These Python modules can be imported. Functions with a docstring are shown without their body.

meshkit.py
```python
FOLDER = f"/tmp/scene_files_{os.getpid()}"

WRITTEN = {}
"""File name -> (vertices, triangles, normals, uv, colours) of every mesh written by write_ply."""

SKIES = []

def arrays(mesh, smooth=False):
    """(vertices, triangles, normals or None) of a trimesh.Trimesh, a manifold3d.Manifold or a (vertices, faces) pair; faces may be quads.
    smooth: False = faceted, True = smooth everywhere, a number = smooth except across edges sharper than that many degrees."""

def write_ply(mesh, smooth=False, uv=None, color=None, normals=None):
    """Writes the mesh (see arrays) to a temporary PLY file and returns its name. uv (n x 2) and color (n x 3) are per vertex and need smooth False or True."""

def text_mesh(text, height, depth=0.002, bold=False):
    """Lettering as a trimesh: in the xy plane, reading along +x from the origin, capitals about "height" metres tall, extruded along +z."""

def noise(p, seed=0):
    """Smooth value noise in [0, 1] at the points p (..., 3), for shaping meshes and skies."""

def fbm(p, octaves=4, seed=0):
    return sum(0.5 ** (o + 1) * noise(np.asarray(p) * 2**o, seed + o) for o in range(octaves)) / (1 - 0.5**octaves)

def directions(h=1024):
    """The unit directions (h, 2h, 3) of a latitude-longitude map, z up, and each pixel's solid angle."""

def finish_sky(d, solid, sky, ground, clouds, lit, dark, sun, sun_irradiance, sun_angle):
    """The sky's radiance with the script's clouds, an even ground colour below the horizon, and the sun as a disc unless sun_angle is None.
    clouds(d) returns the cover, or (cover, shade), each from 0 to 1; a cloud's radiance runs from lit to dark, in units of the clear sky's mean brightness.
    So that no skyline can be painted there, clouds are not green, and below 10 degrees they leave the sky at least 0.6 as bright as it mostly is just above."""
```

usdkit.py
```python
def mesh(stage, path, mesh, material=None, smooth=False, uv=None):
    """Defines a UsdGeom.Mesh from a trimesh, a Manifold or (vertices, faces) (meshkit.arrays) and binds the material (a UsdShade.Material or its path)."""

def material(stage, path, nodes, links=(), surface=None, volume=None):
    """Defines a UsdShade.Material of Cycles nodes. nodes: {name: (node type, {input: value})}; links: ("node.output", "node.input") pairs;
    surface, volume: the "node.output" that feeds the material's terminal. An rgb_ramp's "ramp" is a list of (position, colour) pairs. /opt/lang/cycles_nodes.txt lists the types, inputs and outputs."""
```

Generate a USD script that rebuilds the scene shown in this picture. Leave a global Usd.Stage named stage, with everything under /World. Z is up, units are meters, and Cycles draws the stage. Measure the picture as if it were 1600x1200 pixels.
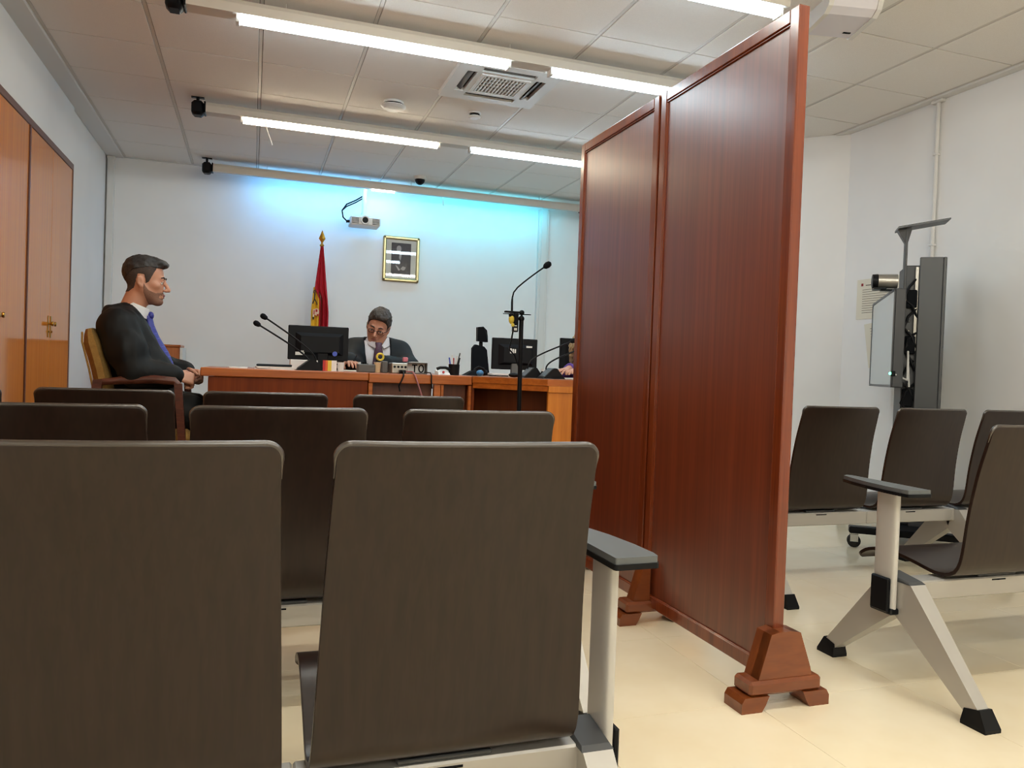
import math
import numpy as np
import trimesh
import manifold3d as m3
from shapely.geometry import Polygon
from shapely import affinity
from pxr import Usd, UsdGeom, UsdShade, UsdLux, Gf, Sdf
import usdkit
import meshkit

stage = Usd.Stage.CreateInMemory()
UsdGeom.SetStageUpAxis(stage, "Z")
UsdGeom.SetStageMetersPerUnit(stage, 1.0)
UsdGeom.Xform.Define(stage, "/World")
UsdGeom.Scope.Define(stage, "/World/Looks")

# ------------------------------------------------------------------ camera, light levels, exposure
EXPOSURE = 1.15
cam = UsdGeom.Camera.Define(stage, "/World/camera")
cam.CreateHorizontalApertureAttr(36.0)
cam.CreateVerticalApertureAttr(27.0)
cam.CreateFocalLengthAttr(27.03)
cam.CreateExposureAttr(EXPOSURE)
cam.CreateClippingRangeAttr(Gf.Vec2f(0.05, 100.0))
_r = (0.9466067, -0.3203582, 0.0361440)
_d = (0.0281269, -0.0296190, -0.9991654)
_f = (0.3211613, 0.9468333, -0.0190268)
cam.AddTransformOp().Set(Gf.Matrix4d(_r[0], _r[1], _r[2], 0, -_d[0], -_d[1], -_d[2], 0, -_f[0], -_f[1], -_f[2], 0, 0, 0, 0.98, 1))
# lamp tubes: colour and radiance (all the room's light comes from these fluorescent tubes)
TUBE_COOL = ((0.98, 0.99, 0.92), 13.0)
TUBE_SKY = ((0.76, 0.93, 1.0), 13.0)
TUBE_WARM = ((1.0, 0.88, 0.66), 11.0)
TUBE_VIOLET = ((0.66, 0.85, 1.0), 13.0)
TUBE_NEAR = ((1.0, 0.985, 0.89), 20.0)
TUBE_BLUE = ((0.10, 0.48, 1.0), 9.0)
TUBE_CYAN = ((0.05, 0.62, 0.86), 7.2)

# ------------------------------------------------------------------ naming helpers
_used = {}


def free_name(parent, name):
    k = (parent, name)
    n = _used.get(k, -1) + 1
    _used[k] = n
    return f"{parent}/{name}" if n == 0 else f"{parent}/{name}_{n:03d}"


LOC = {}


def info(path, label=None, cat=None, group=None, kind=None):
    p = stage.GetPrimAtPath(path)
    for k, v in (("label", label), ("category", cat), ("group", group), ("kind", kind)):
        if v:
            p.SetCustomDataByKey(k, v)
    return path


def thing(name, label, cat, loc=(0, 0, 0), group=None, kind=None):
    path = free_name("/World", name)
    x = UsdGeom.Xform.Define(stage, path)
    x.AddTranslateOp().Set(Gf.Vec3d(*map(float, loc)))
    LOC[path] = np.array(loc, float)
    return info(path, label, cat, group, kind)


def tm(mesh):
    if isinstance(mesh, trimesh.Trimesh):
        return mesh
    if isinstance(mesh, m3.Manifold):
        m = mesh.to_mesh()
        return trimesh.Trimesh(np.array(m.vert_properties[:, :3]), np.array(m.tri_verts), process=False)
    if isinstance(mesh, (list,)):
        return trimesh.util.concatenate([tm(x) for x in mesh])
    return trimesh.Trimesh(mesh[0], mesh[1], process=False)


def part(parent, name, mesh, mat, smooth=False, label=None, kind=None):
    """mesh in world coordinates; stored relative to the thing it belongs to."""
    m = tm(mesh).copy()
    top = "/".join(parent.split("/")[:3])
    m.apply_translation(-LOC.get(top, np.zeros(3)))
    path = free_name(parent, name)
    usdkit.mesh(stage, path, m, M[mat], smooth=smooth)
    return info(path, label, None, None, kind)


def solo(name, label, cat, mesh, mat, smooth=False, group=None, kind=None):
    """a thing that is a single mesh"""
    m = tm(mesh).copy()
    lo, hi = m.bounds
    c = np.array([(lo[0] + hi[0]) / 2, (lo[1] + hi[1]) / 2, lo[2]])
    m.apply_translation(-c)
    path = free_name("/World", name)
    u = usdkit.mesh(stage, path, m, M[mat], smooth=smooth)
    u.AddTranslateOp().Set(Gf.Vec3d(*map(float, c)))
    LOC[path] = c
    return info(path, label, cat, group, kind)


def struct(name, mesh, mat, smooth=False, label=None):
    path = free_name("/World", name)
    usdkit.mesh(stage, path, tm(mesh), M[mat], smooth=smooth)
    return info(path, label, None, None, "structure")


# ------------------------------------------------------------------ mesh helpers
def box(lo, hi, b=0.0):
    lo, hi = np.minimum(lo, hi).astype(float), np.maximum(lo, hi).astype(float)
    if b <= 0:
        m = trimesh.creation.box(hi - lo)
        m.apply_translation((lo + hi) / 2)
        return m
    b = min(b, (hi - lo).min() * 0.45)
    pts = []
    for sx in (0, 1):
        for sy in (0, 1):
            for sz in (0, 1):
                c = np.where([sx, sy, sz], hi, lo)
                s = np.where([sx, sy, sz], -1.0, 1.0)
                for k in range(3):
                    o = s * b
                    o[k] = 0
                    pts.append(c + o)
    return trimesh.convex.convex_hull(np.array(pts))


def frame_of(t):
    t = np.asarray(t, float) / np.linalg.norm(t)
    a = np.cross(t, [0, 0, 1.0] if abs(t[2]) < 0.9 else [1.0, 0, 0])
    a /= np.linalg.norm(a)
    return t, a, np.cross(t, a)


def tube(points, radii, n=10, caps=True):
    p = np.asarray(points, float)
    r = np.broadcast_to(radii, (len(p),)).astype(float)
    T = np.gradient(p, axis=0)
    T /= np.linalg.norm(T, axis=1, keepdims=True)
    _, a, b = frame_of(T[0])
    rings = []
    ang = np.linspace(0, 2 * np.pi, n, endpoint=False)
    for i in range(len(p)):
        a = a - T[i] * (a @ T[i])
        a /= np.linalg.norm(a)
        b = np.cross(T[i], a)
        rings.append(p[i] + r[i] * (np.cos(ang)[:, None] * a + np.sin(ang)[:, None] * b))
    v = np.vstack(rings)
    f = []
    for i in range(len(p) - 1):
        for j in range(n):
            k = (j + 1) % n
            f += [[i * n + j, i * n + k, (i + 1) * n + k], [i * n + j, (i + 1) * n + k, (i + 1) * n + j]]
    if caps:
        c0, c1 = len(v), len(v) + 1
        v = np.vstack([v, p[:1], p[-1:]])
        e = (len(p) - 1) * n
        for j in range(n):
            k = (j + 1) % n
            f += [[c0, k, j], [c1, e + j, e + k]]
    return trimesh.Trimesh(v, f, process=False)


def cyl(p0, p1, r0, r1=None, n=20):
    p0, p1 = np.asarray(p0, float), np.asarray(p1, float)
    return tube([p0, p1], [r0, r0 if r1 is None else r1], n)


def lathe(profile, c=(0, 0, 0), n=24, axis=(0, 0, 1)):
    """profile: (radius, height) pairs about the axis through c"""
    t, a, b = frame_of(axis)
    c = np.asarray(c, float)
    ang = np.linspace(0, 2 * np.pi, n, endpoint=False)
    v = np.vstack([c + h * t + max(r, 1e-5) * (np.cos(ang)[:, None] * a + np.sin(ang)[:, None] * b) for r, h in profile])
    f = []
    for i in range(len(profile) - 1):
        for j in range(n):
            k = (j + 1) % n
            f += [[i * n + j, i * n + k, (i + 1) * n + k], [i * n + j, (i + 1) * n + k, (i + 1) * n + j]]
    m = trimesh.Trimesh(v, f, process=False)
    m.merge_vertices()
    m.update_faces(m.nondegenerate_faces())
    m.fix_normals()
    return m


def prism(poly, axis, a, b):
    """2-D polygon extruded from a to b along axis: 'z' poly=(x,y); 'x' poly=(y,z); 'y' poly=(x,z)"""
    g = poly if isinstance(poly, Polygon) else Polygon(poly)
    m = trimesh.creation.extrude_polygon(g, abs(b - a), engine="earcut")
    v = m.vertices.copy()
    lo = min(a, b)
    if axis == "z":
        w = np.c_[v[:, 0], v[:, 1], v[:, 2] + lo]
    elif axis == "x":
        w = np.c_[v[:, 2] + lo, v[:, 0], v[:, 1]]
    else:
        w = np.c_[v[:, 0], v[:, 2] + lo, v[:, 1]]
    m = trimesh.Trimesh(w, m.faces, process=False)
    m.fix_normals()
    return m


def hexa(b4, t4):
    """convex solid from two quads"""
    return trimesh.convex.convex_hull(np.vstack([b4, t4]).astype(float))


def ball(c, r, sub=2):
    m = trimesh.creation.icosphere(sub, 1.0)
    m.apply_scale(r if np.ndim(r) else [r] * 3)
    m.apply_translation(c)
    return m


def rotz(m, deg, c):
    m = m.copy()
    m.apply_transform(trimesh.transformations.rotation_matrix(math.radians(deg), [0, 0, 1], c))
    return m


def rot(m, deg, axis, c):
    m = m.copy()
    m.apply_transform(trimesh.transformations.rotation_matrix(math.radians(deg), axis, c))
    return m


def sheet(P, N, t):
    """closed thin sheet: grid of centre points P[i,j], unit normals N[i,j], thickness t[i,j]"""
    a, b = P + N * t[..., None] / 2, P - N * t[..., None] / 2
    ni, nj = P.shape[:2]
    v = np.vstack([a.reshape(-1, 3), b.reshape(-1, 3)])
    o = ni * nj
    f = []
    idx = lambda i, j: i * nj + j
    for i in range(ni - 1):
        for j in range(nj - 1):
            q = [idx(i, j), idx(i + 1, j), idx(i + 1, j + 1), idx(i, j + 1)]
            f += [[q[0], q[1], q[2]], [q[0], q[2], q[3]]]
            f += [[o + q[2], o + q[1], o + q[0]], [o + q[3], o + q[2], o + q[0]]]
    rim = [idx(i, 0) for i in range(ni)] + [idx(ni - 1, j) for j in range(1, nj)] + [idx(i, nj - 1) for i in range(ni - 2, -1, -1)] + [idx(0, j) for j in range(nj - 2, 0, -1)]
    for k in range(len(rim)):
        p, q = rim[k], rim[(k + 1) % len(rim)]
        f += [[p, o + p, q], [q, o + p, o + q]]
    m = trimesh.Trimesh(v, f, process=False)
    m.fix_normals()
    return m


# ------------------------------------------------------------------ materials
M = {}


def srgb(r, g, b):
    c = np.array([r, g, b], float) / 255
    return tuple(np.where(c <= 0.04045, c / 12.92, ((c + 0.055) / 1.055) ** 2.4))


def plain(name, col, rough=0.5, metal=0.0, **kw):
    M[name] = usdkit.material(stage, f"/World/Looks/{name}", {"p": ("principled_bsdf", {"base_color": col, "roughness": rough, "metallic": metal, **kw})}, [], surface="p.BSDF")


def mottled(name, c1, c2, scale, rough=0.5, bump=0.0, detail=4.0, bscale=None, vec=(1, 1, 1), lo=0.3, hi=0.7, **kw):
    """two tones mixed by noise, with an optional fine bump"""
    nodes = {"g": ("geometry", {}), "m": ("mapping", {"scale": vec}), "n": ("noise_texture", {"scale": scale, "detail": detail, "roughness": 0.6}),
             "r": ("rgb_ramp", {"ramp": [(0, c1), (lo, c1), (hi, c2), (1, c2)]}), "p": ("principled_bsdf", {"roughness": rough, **kw})}
    links = [("g.position", "m.vector"), ("m.vector", "n.vector"), ("n.fac", "r.fac"), ("r.color", "p.base_color")]
    if bump:
        nodes["n2"] = ("noise_texture", {"scale": bscale or scale * 8, "detail": 3.0})
        nodes["b"] = ("bump", {"strength": bump, "distance": 0.002})
        links += [("g.position", "n2.vector"), ("n2.fac", "b.height"), ("b.normal", "p.normal")]
    M[name] = usdkit.material(stage, f"/World/Looks/{name}", nodes, links, surface="p.BSDF")


def wood(name, dark, mid, light, vec, rough=0.3, coat=0.0, fine=1.0, shift=0.0, coat_rough=0.14, **kw):
    """grain stretched along the axis with the small scale; object_info.random shifts boards apart"""
    nodes = {
        "g": ("geometry", {}), "o": ("object_info", {}), "m": ("mapping", {"scale": vec}),
        "sh": ("math", {"math_type": "multiply", "value2": shift}), "cx": ("combine_xyz", {}),
        "ad": ("vector_math", {"math_type": "add"}),
        "n1": ("noise_texture", {"scale": 1.0, "detail": 6.0, "roughness": 0.62, "distortion": 0.4}),
        "m2": ("mapping", {"scale": tuple(5.5 * v for v in vec)}),
        "n2": ("noise_texture", {"scale": 1.0, "detail": 3.0, "roughness": 0.6}),
        "mx": ("math", {"math_type": "multiply_add", "value2": 0.35 * fine, "value3": -0.175 * fine}),
        "s": ("math", {"math_type": "add"}),
        "r": ("rgb_ramp", {"ramp": [(0.0, dark), (0.32, dark), (0.5, mid), (0.68, light), (1.0, light)]}),
        "p": ("principled_bsdf", {"roughness": rough, "coat_weight": coat, "coat_roughness": coat_rough, **kw}),
    }
    links = [("g.position", "m.vector"), ("o.random", "sh.value1"), ("sh.value", "cx.x"), ("sh.value", "cx.y"), ("m.vector", "ad.vector1"), ("cx.vector", "ad.vector2"),
             ("ad.vector", "n1.vector"), ("g.position", "m2.vector"), ("m2.vector", "n2.vector"), ("n2.fac", "mx.value1"),
             ("n1.fac", "s.value1"), ("mx.value", "s.value2"), ("s.value", "r.fac"), ("r.color", "p.base_color")]
    M[name] = usdkit.material(stage, f"/World/Looks/{name}", nodes, links, surface="p.BSDF")


def glow(name, col, strength):
    M[name] = usdkit.material(stage, f"/World/Looks/{name}", {"e": ("emission", {"color": col, "strength": strength})}, [], surface="e.emission")


mottled("wall_paint", srgb(234, 233, 231), srgb(239, 238, 236), 1.5, 0.75, bump=0.12, bscale=60)
mottled("ceiling_fibre", srgb(232, 227, 220), srgb(241, 237, 231), 260, 0.95, bump=0.2, bscale=420, vec=(1, 1, 1))
plain("grid_white", srgb(212, 206, 197), 0.5, specular_ior_level=0.5)
plain("void_dark", srgb(40, 35, 30), 0.95)
plain("trim_white", srgb(222, 220, 216), 0.5)
mottled("floor_marble", srgb(236, 219, 184), srgb(244, 231, 204), 3.0, 0.16, detail=7.0, lo=0.25, hi=0.75, specular_ior_level=0.55)
plain("floor_joint", srgb(206, 184, 146), 0.5)
wood("mahogany", srgb(90, 34, 14), srgb(104, 42, 19), srgb(118, 51, 25), (34, 34, 0.6), 0.36, coat=0.85, fine=1.0, coat_rough=0.26)
wood("mahogany_frame", srgb(96, 38, 15), srgb(114, 48, 20), srgb(126, 58, 26), (26, 26, 0.8), 0.22, coat=0.5)
wood("mahogany_foot", srgb(106, 50, 19), srgb(116, 57, 22), srgb(126, 64, 26), (5, 30, 22), 0.3, coat=0.3, fine=0.5)
wood("wardrobe_wood", srgb(212, 124, 44), srgb(218, 130, 49), srgb(223, 137, 55), (30, 30, 0.5), 0.07, coat=0.3, fine=0.6)
plain("wardrobe_seam", srgb(96, 44, 14), 0.4)
plain("wardrobe_trim", srgb(118, 84, 74), 0.4)
wood("desk_wood", srgb(150, 74, 20), srgb(170, 88, 28), srgb(186, 102, 36), (2.0, 30, 40), 0.32, coat=0.15, fine=0.7)
wood("desk_panel", srgb(102, 40, 6), srgb(113, 47, 9), srgb(124, 54, 12), (22, 22, 0.9), 0.45, coat=0.0, specular_ior_level=0.2, fine=0.7)
wood("credenza_wood", srgb(168, 92, 42), srgb(180, 102, 50), srgb(190, 112, 58), (22, 22, 0.9), 0.4, fine=0.6)
wood("desk_recess", srgb(84, 36, 10), srgb(94, 42, 13), srgb(104, 50, 17), (22, 22, 0.9), 0.4, fine=0.7)
wood("desk_end", srgb(186, 104, 28), srgb(200, 118, 36), srgb(210, 128, 46), (22, 22, 0.9), 0.35, coat=0.1, fine=0.7)
wood("seat_ply", srgb(31, 19, 14), srgb(36, 23, 17), srgb(41, 27, 20), (60, 60, 1.6), 0.30, coat=0.0, fine=0.6, specular_ior_level=0.42)
plain("seat_edge", srgb(44, 32, 25), 0.27, specular_ior_level=0.9, coat_weight=0.6, coat_roughness=0.2)
plain("alu_paint", srgb(178, 174, 168), 0.38, 0.35)
plain("alu_light", srgb(196, 193, 188), 0.4, 0.15)
plain("black_plastic", srgb(18, 19, 22), 0.4, specular_ior_level=0.15)
plain("black_matte", srgb(14, 16, 20), 0.8, specular_ior_level=0.15)
plain("grey_pad", srgb(92, 96, 98), 0.45)
plain("dark_grey", srgb(62, 63, 65), 0.45)
plain("slate", srgb(74, 76, 78), 0.4)
plain("screen_off", srgb(186, 196, 196), 0.12)
plain("silver", srgb(168, 164, 156), 0.3, 0.7)
plain("chrome", srgb(200, 200, 200), 0.15, 1.0)
plain("brass", srgb(196, 150, 62), 0.25, 1.0)
plain("gold_frame", srgb(196, 178, 128), 0.3, 0.7)
plain("mat_board", srgb(214, 216, 210), 0.7)
mottled("photo_dark", srgb(52, 50, 58), srgb(72, 70, 78), 18, 0.6)
plain("photo_pale", srgb(170, 168, 172), 0.6)
plain("white_plastic", srgb(222, 220, 216), 0.4)
plain("ivory_plastic", srgb(212, 205, 194), 0.5)
plain("vent_dark", srgb(22, 19, 17), 0.9)
plain("paper", srgb(226, 220, 202), 0.8)
plain("paper_white", srgb(232, 232, 230), 0.8)
plain("ink", srgb(140, 132, 118), 0.9)
plain("ink_red", srgb(150, 60, 60), 0.9)
plain("red_cloth", srgb(176, 16, 40), 0.75)
plain("yellow_cloth", srgb(226, 178, 44), 0.75)
plain("flag_black", srgb(40, 40, 36), 0.8)
plain("flag_pale", srgb(226, 200, 176), 0.8)
plain("flag_crimson", srgb(166, 36, 40), 0.8)
mottled("tan_fabric", srgb(140, 104, 48), srgb(156, 120, 60), 60, 0.9, bump=0.3, bscale=300)
wood("chair_wood", srgb(66, 30, 18), srgb(84, 40, 24), srgb(98, 50, 32), (8, 40, 40), 0.35)
mottled("robe_cloth", srgb(11, 12, 12), srgb(18, 19, 19), 6, 0.6, bump=0.15, bscale=500, specular_ior_level=0.25)
mottled("robe_navy", srgb(12, 17, 21), srgb(19, 26, 31), 6, 0.62, specular_ior_level=0.25)
plain("satin_lapel", srgb(18, 21, 23), 0.4, specular_ior_level=0.3)
plain("shirt_white", srgb(228, 228, 230), 0.8)
plain("shirt_grey", srgb(206, 202, 206), 0.8)
plain("tie_blue", srgb(48, 52, 140), 0.45)
plain("tie_stripe", srgb(84, 88, 176), 0.45)
mottled("tie_plum", srgb(62, 40, 62), srgb(96, 66, 86), 90, 0.5)
plain("skin", srgb(196, 140, 112), 0.5, subsurface_weight=0.12, subsurface_radius=(0.6, 0.25, 0.12), subsurface_scale=0.01)
plain("skin_judge", srgb(190, 136, 112), 0.5, subsurface_weight=0.12, subsurface_radius=(0.6, 0.25, 0.12), subsurface_scale=0.01)
plain("lip", srgb(158, 92, 82), 0.45)
mottled("hair_black", srgb(20, 18, 17), srgb(52, 48, 46), 90, 0.55, bump=0.6, bscale=220, vec=(1, 1, 0.4))
mottled("hair_fade", srgb(52, 42, 37), srgb(74, 60, 52), 150, 0.8, bump=0.2, bscale=400)
mottled("stubble", srgb(116, 82, 66), srgb(142, 102, 82), 260, 0.8)
mottled("hair_greybrown", srgb(34, 28, 25), srgb(66, 57, 51), 90, 0.55, bump=0.6, bscale=220, vec=(1, 1, 0.4))
mottled("hair_blond", srgb(120, 98, 62), srgb(190, 170, 128), 120, 0.5, bump=0.6, bscale=220, vec=(1, 1, 0.25))
plain("brow", srgb(26, 20, 18), 0.8)
plain("eye_white", srgb(225, 220, 214), 0.3)
plain("iris", srgb(40, 28, 22), 0.2)
plain("trouser", srgb(22, 22, 25), 0.8)
plain("shoe", srgb(18, 16, 16), 0.3)
plain("purple_cloth", srgb(96, 70, 150), 0.8)
plain("sticker", srgb(216, 214, 208), 0.6)
plain("device_grey", srgb(92, 92, 90), 0.5)
plain("beige", srgb(214, 184, 144), 0.6)
plain("yellow", srgb(222, 196, 70), 0.5)
plain("blue_plastic", srgb(58, 120, 170), 0.35)
plain("pen_blue", srgb(70, 90, 190), 0.4)
plain("pink", srgb(206, 120, 134), 0.6)
plain("orange", srgb(214, 96, 40), 0.6)
plain("red", srgb(180, 34, 36), 0.5)
plain("cable_pink", srgb(170, 110, 112), 0.6)
plain("rubber", srgb(30, 30, 30), 0.7)
plain("panel_lav", srgb(224, 222, 230), 0.5)
glow("led_green", (0.05, 1.0, 0.25), 6.0)
for _n, (_c, _s) in (("tube_cool", TUBE_COOL), ("tube_warm", TUBE_WARM), ("tube_violet", TUBE_VIOLET), ("tube_near", TUBE_NEAR), ("tube_sky", TUBE_SKY), ("tube_blue", TUBE_BLUE), ("tube_cyan", TUBE_CYAN)):
    glow(_n, _c, _s)
M["glass_pane"] = usdkit.material(stage, "/World/Looks/glass_pane", {
    "t": ("transparent_bsdf", {}), "g": ("glossy_bsdf", {"roughness": 0.02}), "f": ("fresnel", {"IOR": 1.5}), "x": ("mix_closure", {})},
    [("f.fac", "x.fac"), ("t.BSDF", "x.closure1"), ("g.BSDF", "x.closure2")], surface="x.closure")
# ------------------------------------------------------------------ the room
XL, XR, YF, YB, ZC = -1.36, 4.28, 8.22, -3.2, 2.875
struct("wall_left", box((XL - 0.12, YB - 0.12, -0.1), (XL, YF + 0.12, ZC + 0.15)), "wall_paint")
struct("wall_front", box((XL, YF, -0.1), (XR + 0.12, YF + 0.12, ZC + 0.15)), "wall_paint")
struct("wall_rear", box((XL, YB - 0.12, -0.1), (XR + 0.12, YB, ZC + 0.15)), "wall_paint")
struct("wall_right", box((XR, YB, -0.1), (XR + 0.12, YF, ZC + 0.15)), "wall_paint")
# the boxed-out corner on the right, with a splayed face
struct("wall_corner", prism([(4.28, 4.78), (4.28, 8.22), (3.72, 8.22), (3.72, 5.40)], "z", 0.0, ZC), "wall_paint", label="splayed boxed-out wall corner")
# floor: slab and separate polished tiles
fl = struct("floor", box((XL - 0.1, YB - 0.1, -0.12), (XR + 0.1, YF + 0.1, -0.012)), "floor_joint", label="cream polished stone floor")
rng = np.random.default_rng(5)
nx, ny = 10, 20
x_edges = np.linspace(XL, XR, nx + 1)
y_edges = YB + 0.571 * np.arange(ny + 1)
for j in range(ny):
    for i in range(nx):
        g = 0.0005
        part(fl, "floor_tile", box((x_edges[i] + g, y_edges[j] + g, -0.012), (x_edges[i + 1] - g, min(y_edges[j + 1], YF) - g, 0.0), 0.0004), "floor_marble")
# ceiling: slab, mineral fibre tiles in a T-grid
ce = struct("ceiling", box((XL, YB, ZC + 0.02), (XR, YF, ZC + 0.14)), "void_dark", label="suspended ceiling of mineral fibre tiles")
gx0, gy0, s = -1.202, 5.2, 0.6
for j in range(-14, 5):
    for i in range(9):
        if (i, j) == (4, -1):
            continue  # the air conditioner's cell
        a, b = gx0 + s * i, gy0 + s * j
        part(ce, "ceiling_tile", box((a + 0.0125, b + 0.0042, ZC), (a + s - 0.0125, b + s - 0.0042, ZC + 0.018), 0.0015), "ceiling_fibre")
for i in range(10):
    part(ce, "grid_bar", box((gx0 + s * i - 0.0095, YB, ZC + 0.003), (gx0 + s * i + 0.0095, 8.2, ZC + 0.019)), "grid_white")
struct("trim_1", box((XL, YB, ZC - 0.012), (gx0 - 0.0105, YF, ZC + 0.02), 0.004), "trim_white", label="white plaster band along the left ceiling edge")
struct("trim_2", box((gx0 + s * 9 + 0.0105, YB, ZC - 0.01), (XR, YF, ZC + 0.02), 0.004), "trim_white", label="white plaster band along the right ceiling edge")
struct("trim_3", box((XL, 8.2, ZC - 0.006), (XR, YF, ZC + 0.02)), "trim_white", label="narrow edge trim above the far wall")
# wall above the wardrobe, standing slightly proud
struct("trim_4", box((XL, YB, 2.43), (-1.34, 6.715, ZC - 0.012), 0.003), "wall_paint", label="wall panel above the wardrobe")
# cable ducts
t = thing("cable_duct", "white vertical cable duct in the far left corner", "cable duct", (-1.32, 8.2, 0.17))
part(t, "duct_body", box((-1.345, 8.165, 0.17), (-1.285, 8.22, 2.85), 0.004), "trim_white")
part(t, "duct_cap", box((-1.35, 8.16, 2.83), (-1.28, 8.22, 2.862), 0.004), "trim_white")
t = thing("cable_duct", "white vertical cable duct on the far wall behind the gooseneck microphone", "cable duct", (3.08, 8.2, 0.17))
part(t, "duct_body", box((3.03, 8.17, 0.17), (3.15, 8.22, 2.80), 0.004), "trim_white")
part(t, "duct_cover", box((3.055, 8.16, 0.17), (3.125, 8.172, 2.80), 0.003), "trim_white")
t = thing("wall_conduit", "thin white pipe running down the right wall", "pipe", (4.26, 3.974, 0.0))
part(t, "pipe", cyl((4.262, 3.974, 0.0), (4.262, 3.974, 2.86), 0.013), "trim_white", 40)
part(t, "pipe_box", box((4.24, 3.93, 2.845), (4.28, 4.02, 2.866), 0.004), "trim_white")
for zc in (0.5, 1.2, 1.9, 2.5):
    part(t, "pipe_clip", box((4.245, 3.957, zc), (4.28, 3.991, zc + 0.015), 0.002), "trim_white")

# platform carrying the desks
struct("dais", box((XL, 3.72, 0.0), (2.55, YF, 0.17), 0.004), "desk_recess", label="low wooden platform under the desks")

# ------------------------------------------------------------------ wardrobe on the left wall
wd = thing("wardrobe", "tall lacquered wooden wardrobe with brass knobs filling the left wall", "wardrobe", (-1.34, 4.9, 0.0))
part(wd, "carcass", box((-1.358, 1.85, 0.0), (-1.349, 6.715, 2.43)), "wardrobe_seam")
part(wd, "top_frame", box((-1.349, 1.85, 2.385), (-1.335, 6.715, 2.43), 0.003), "wardrobe_trim")
part(wd, "side_frame", box((-1.349, 6.70, 0.0), (-1.335, 6.718, 2.43), 0.003), "wardrobe_trim")
part(wd, "plinth", box((-1.349, 1.85, 0.0), (-1.342, 6.70, 0.172)), "wardrobe_seam")
for pr in range(4):
    hi = 6.70 - 1.19 * pr
    if pr:
        part(wd, "stile", box((-1.349, hi - 0.013, 0.173), (-1.333, hi + 0.013, 2.384), 0.003), "wardrobe_seam")
    for k in range(2):
        a = hi - 0.595 * (k + 1) + (0.015 if k else 0.0015)
        b = hi - 0.595 * k - (0.0015 if k else (0.015 if pr else 0.003))
        d = part(wd, "door", box((-1.349, a, 0.176), (-1.340, b, 2.382), 0.002), "wardrobe_wood")
        yk = a + 0.035 if k == 0 else b - 0.035
        hz = 1.16
        plate = box((-1.340, yk - 0.014, hz - 0.075), (-1.336, yk + 0.014, hz + 0.075), 0.0018)
        knob = lathe([(0.0, 0.034), (0.013, 0.033), (0.017, 0.026), (0.013, 0.018), (0.006, 0.012), (0.006, 0.0)], (-1.337, yk, hz + 0.02), 16, (1, 0, 0))
        key = cyl((-1.337, yk, hz - 0.035), (-1.328, yk, hz - 0.035), 0.007, n=12)
        part(d, "escutcheon", plate, "brass")
        part(d, "knob", [knob, key], "brass", 40)

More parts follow.
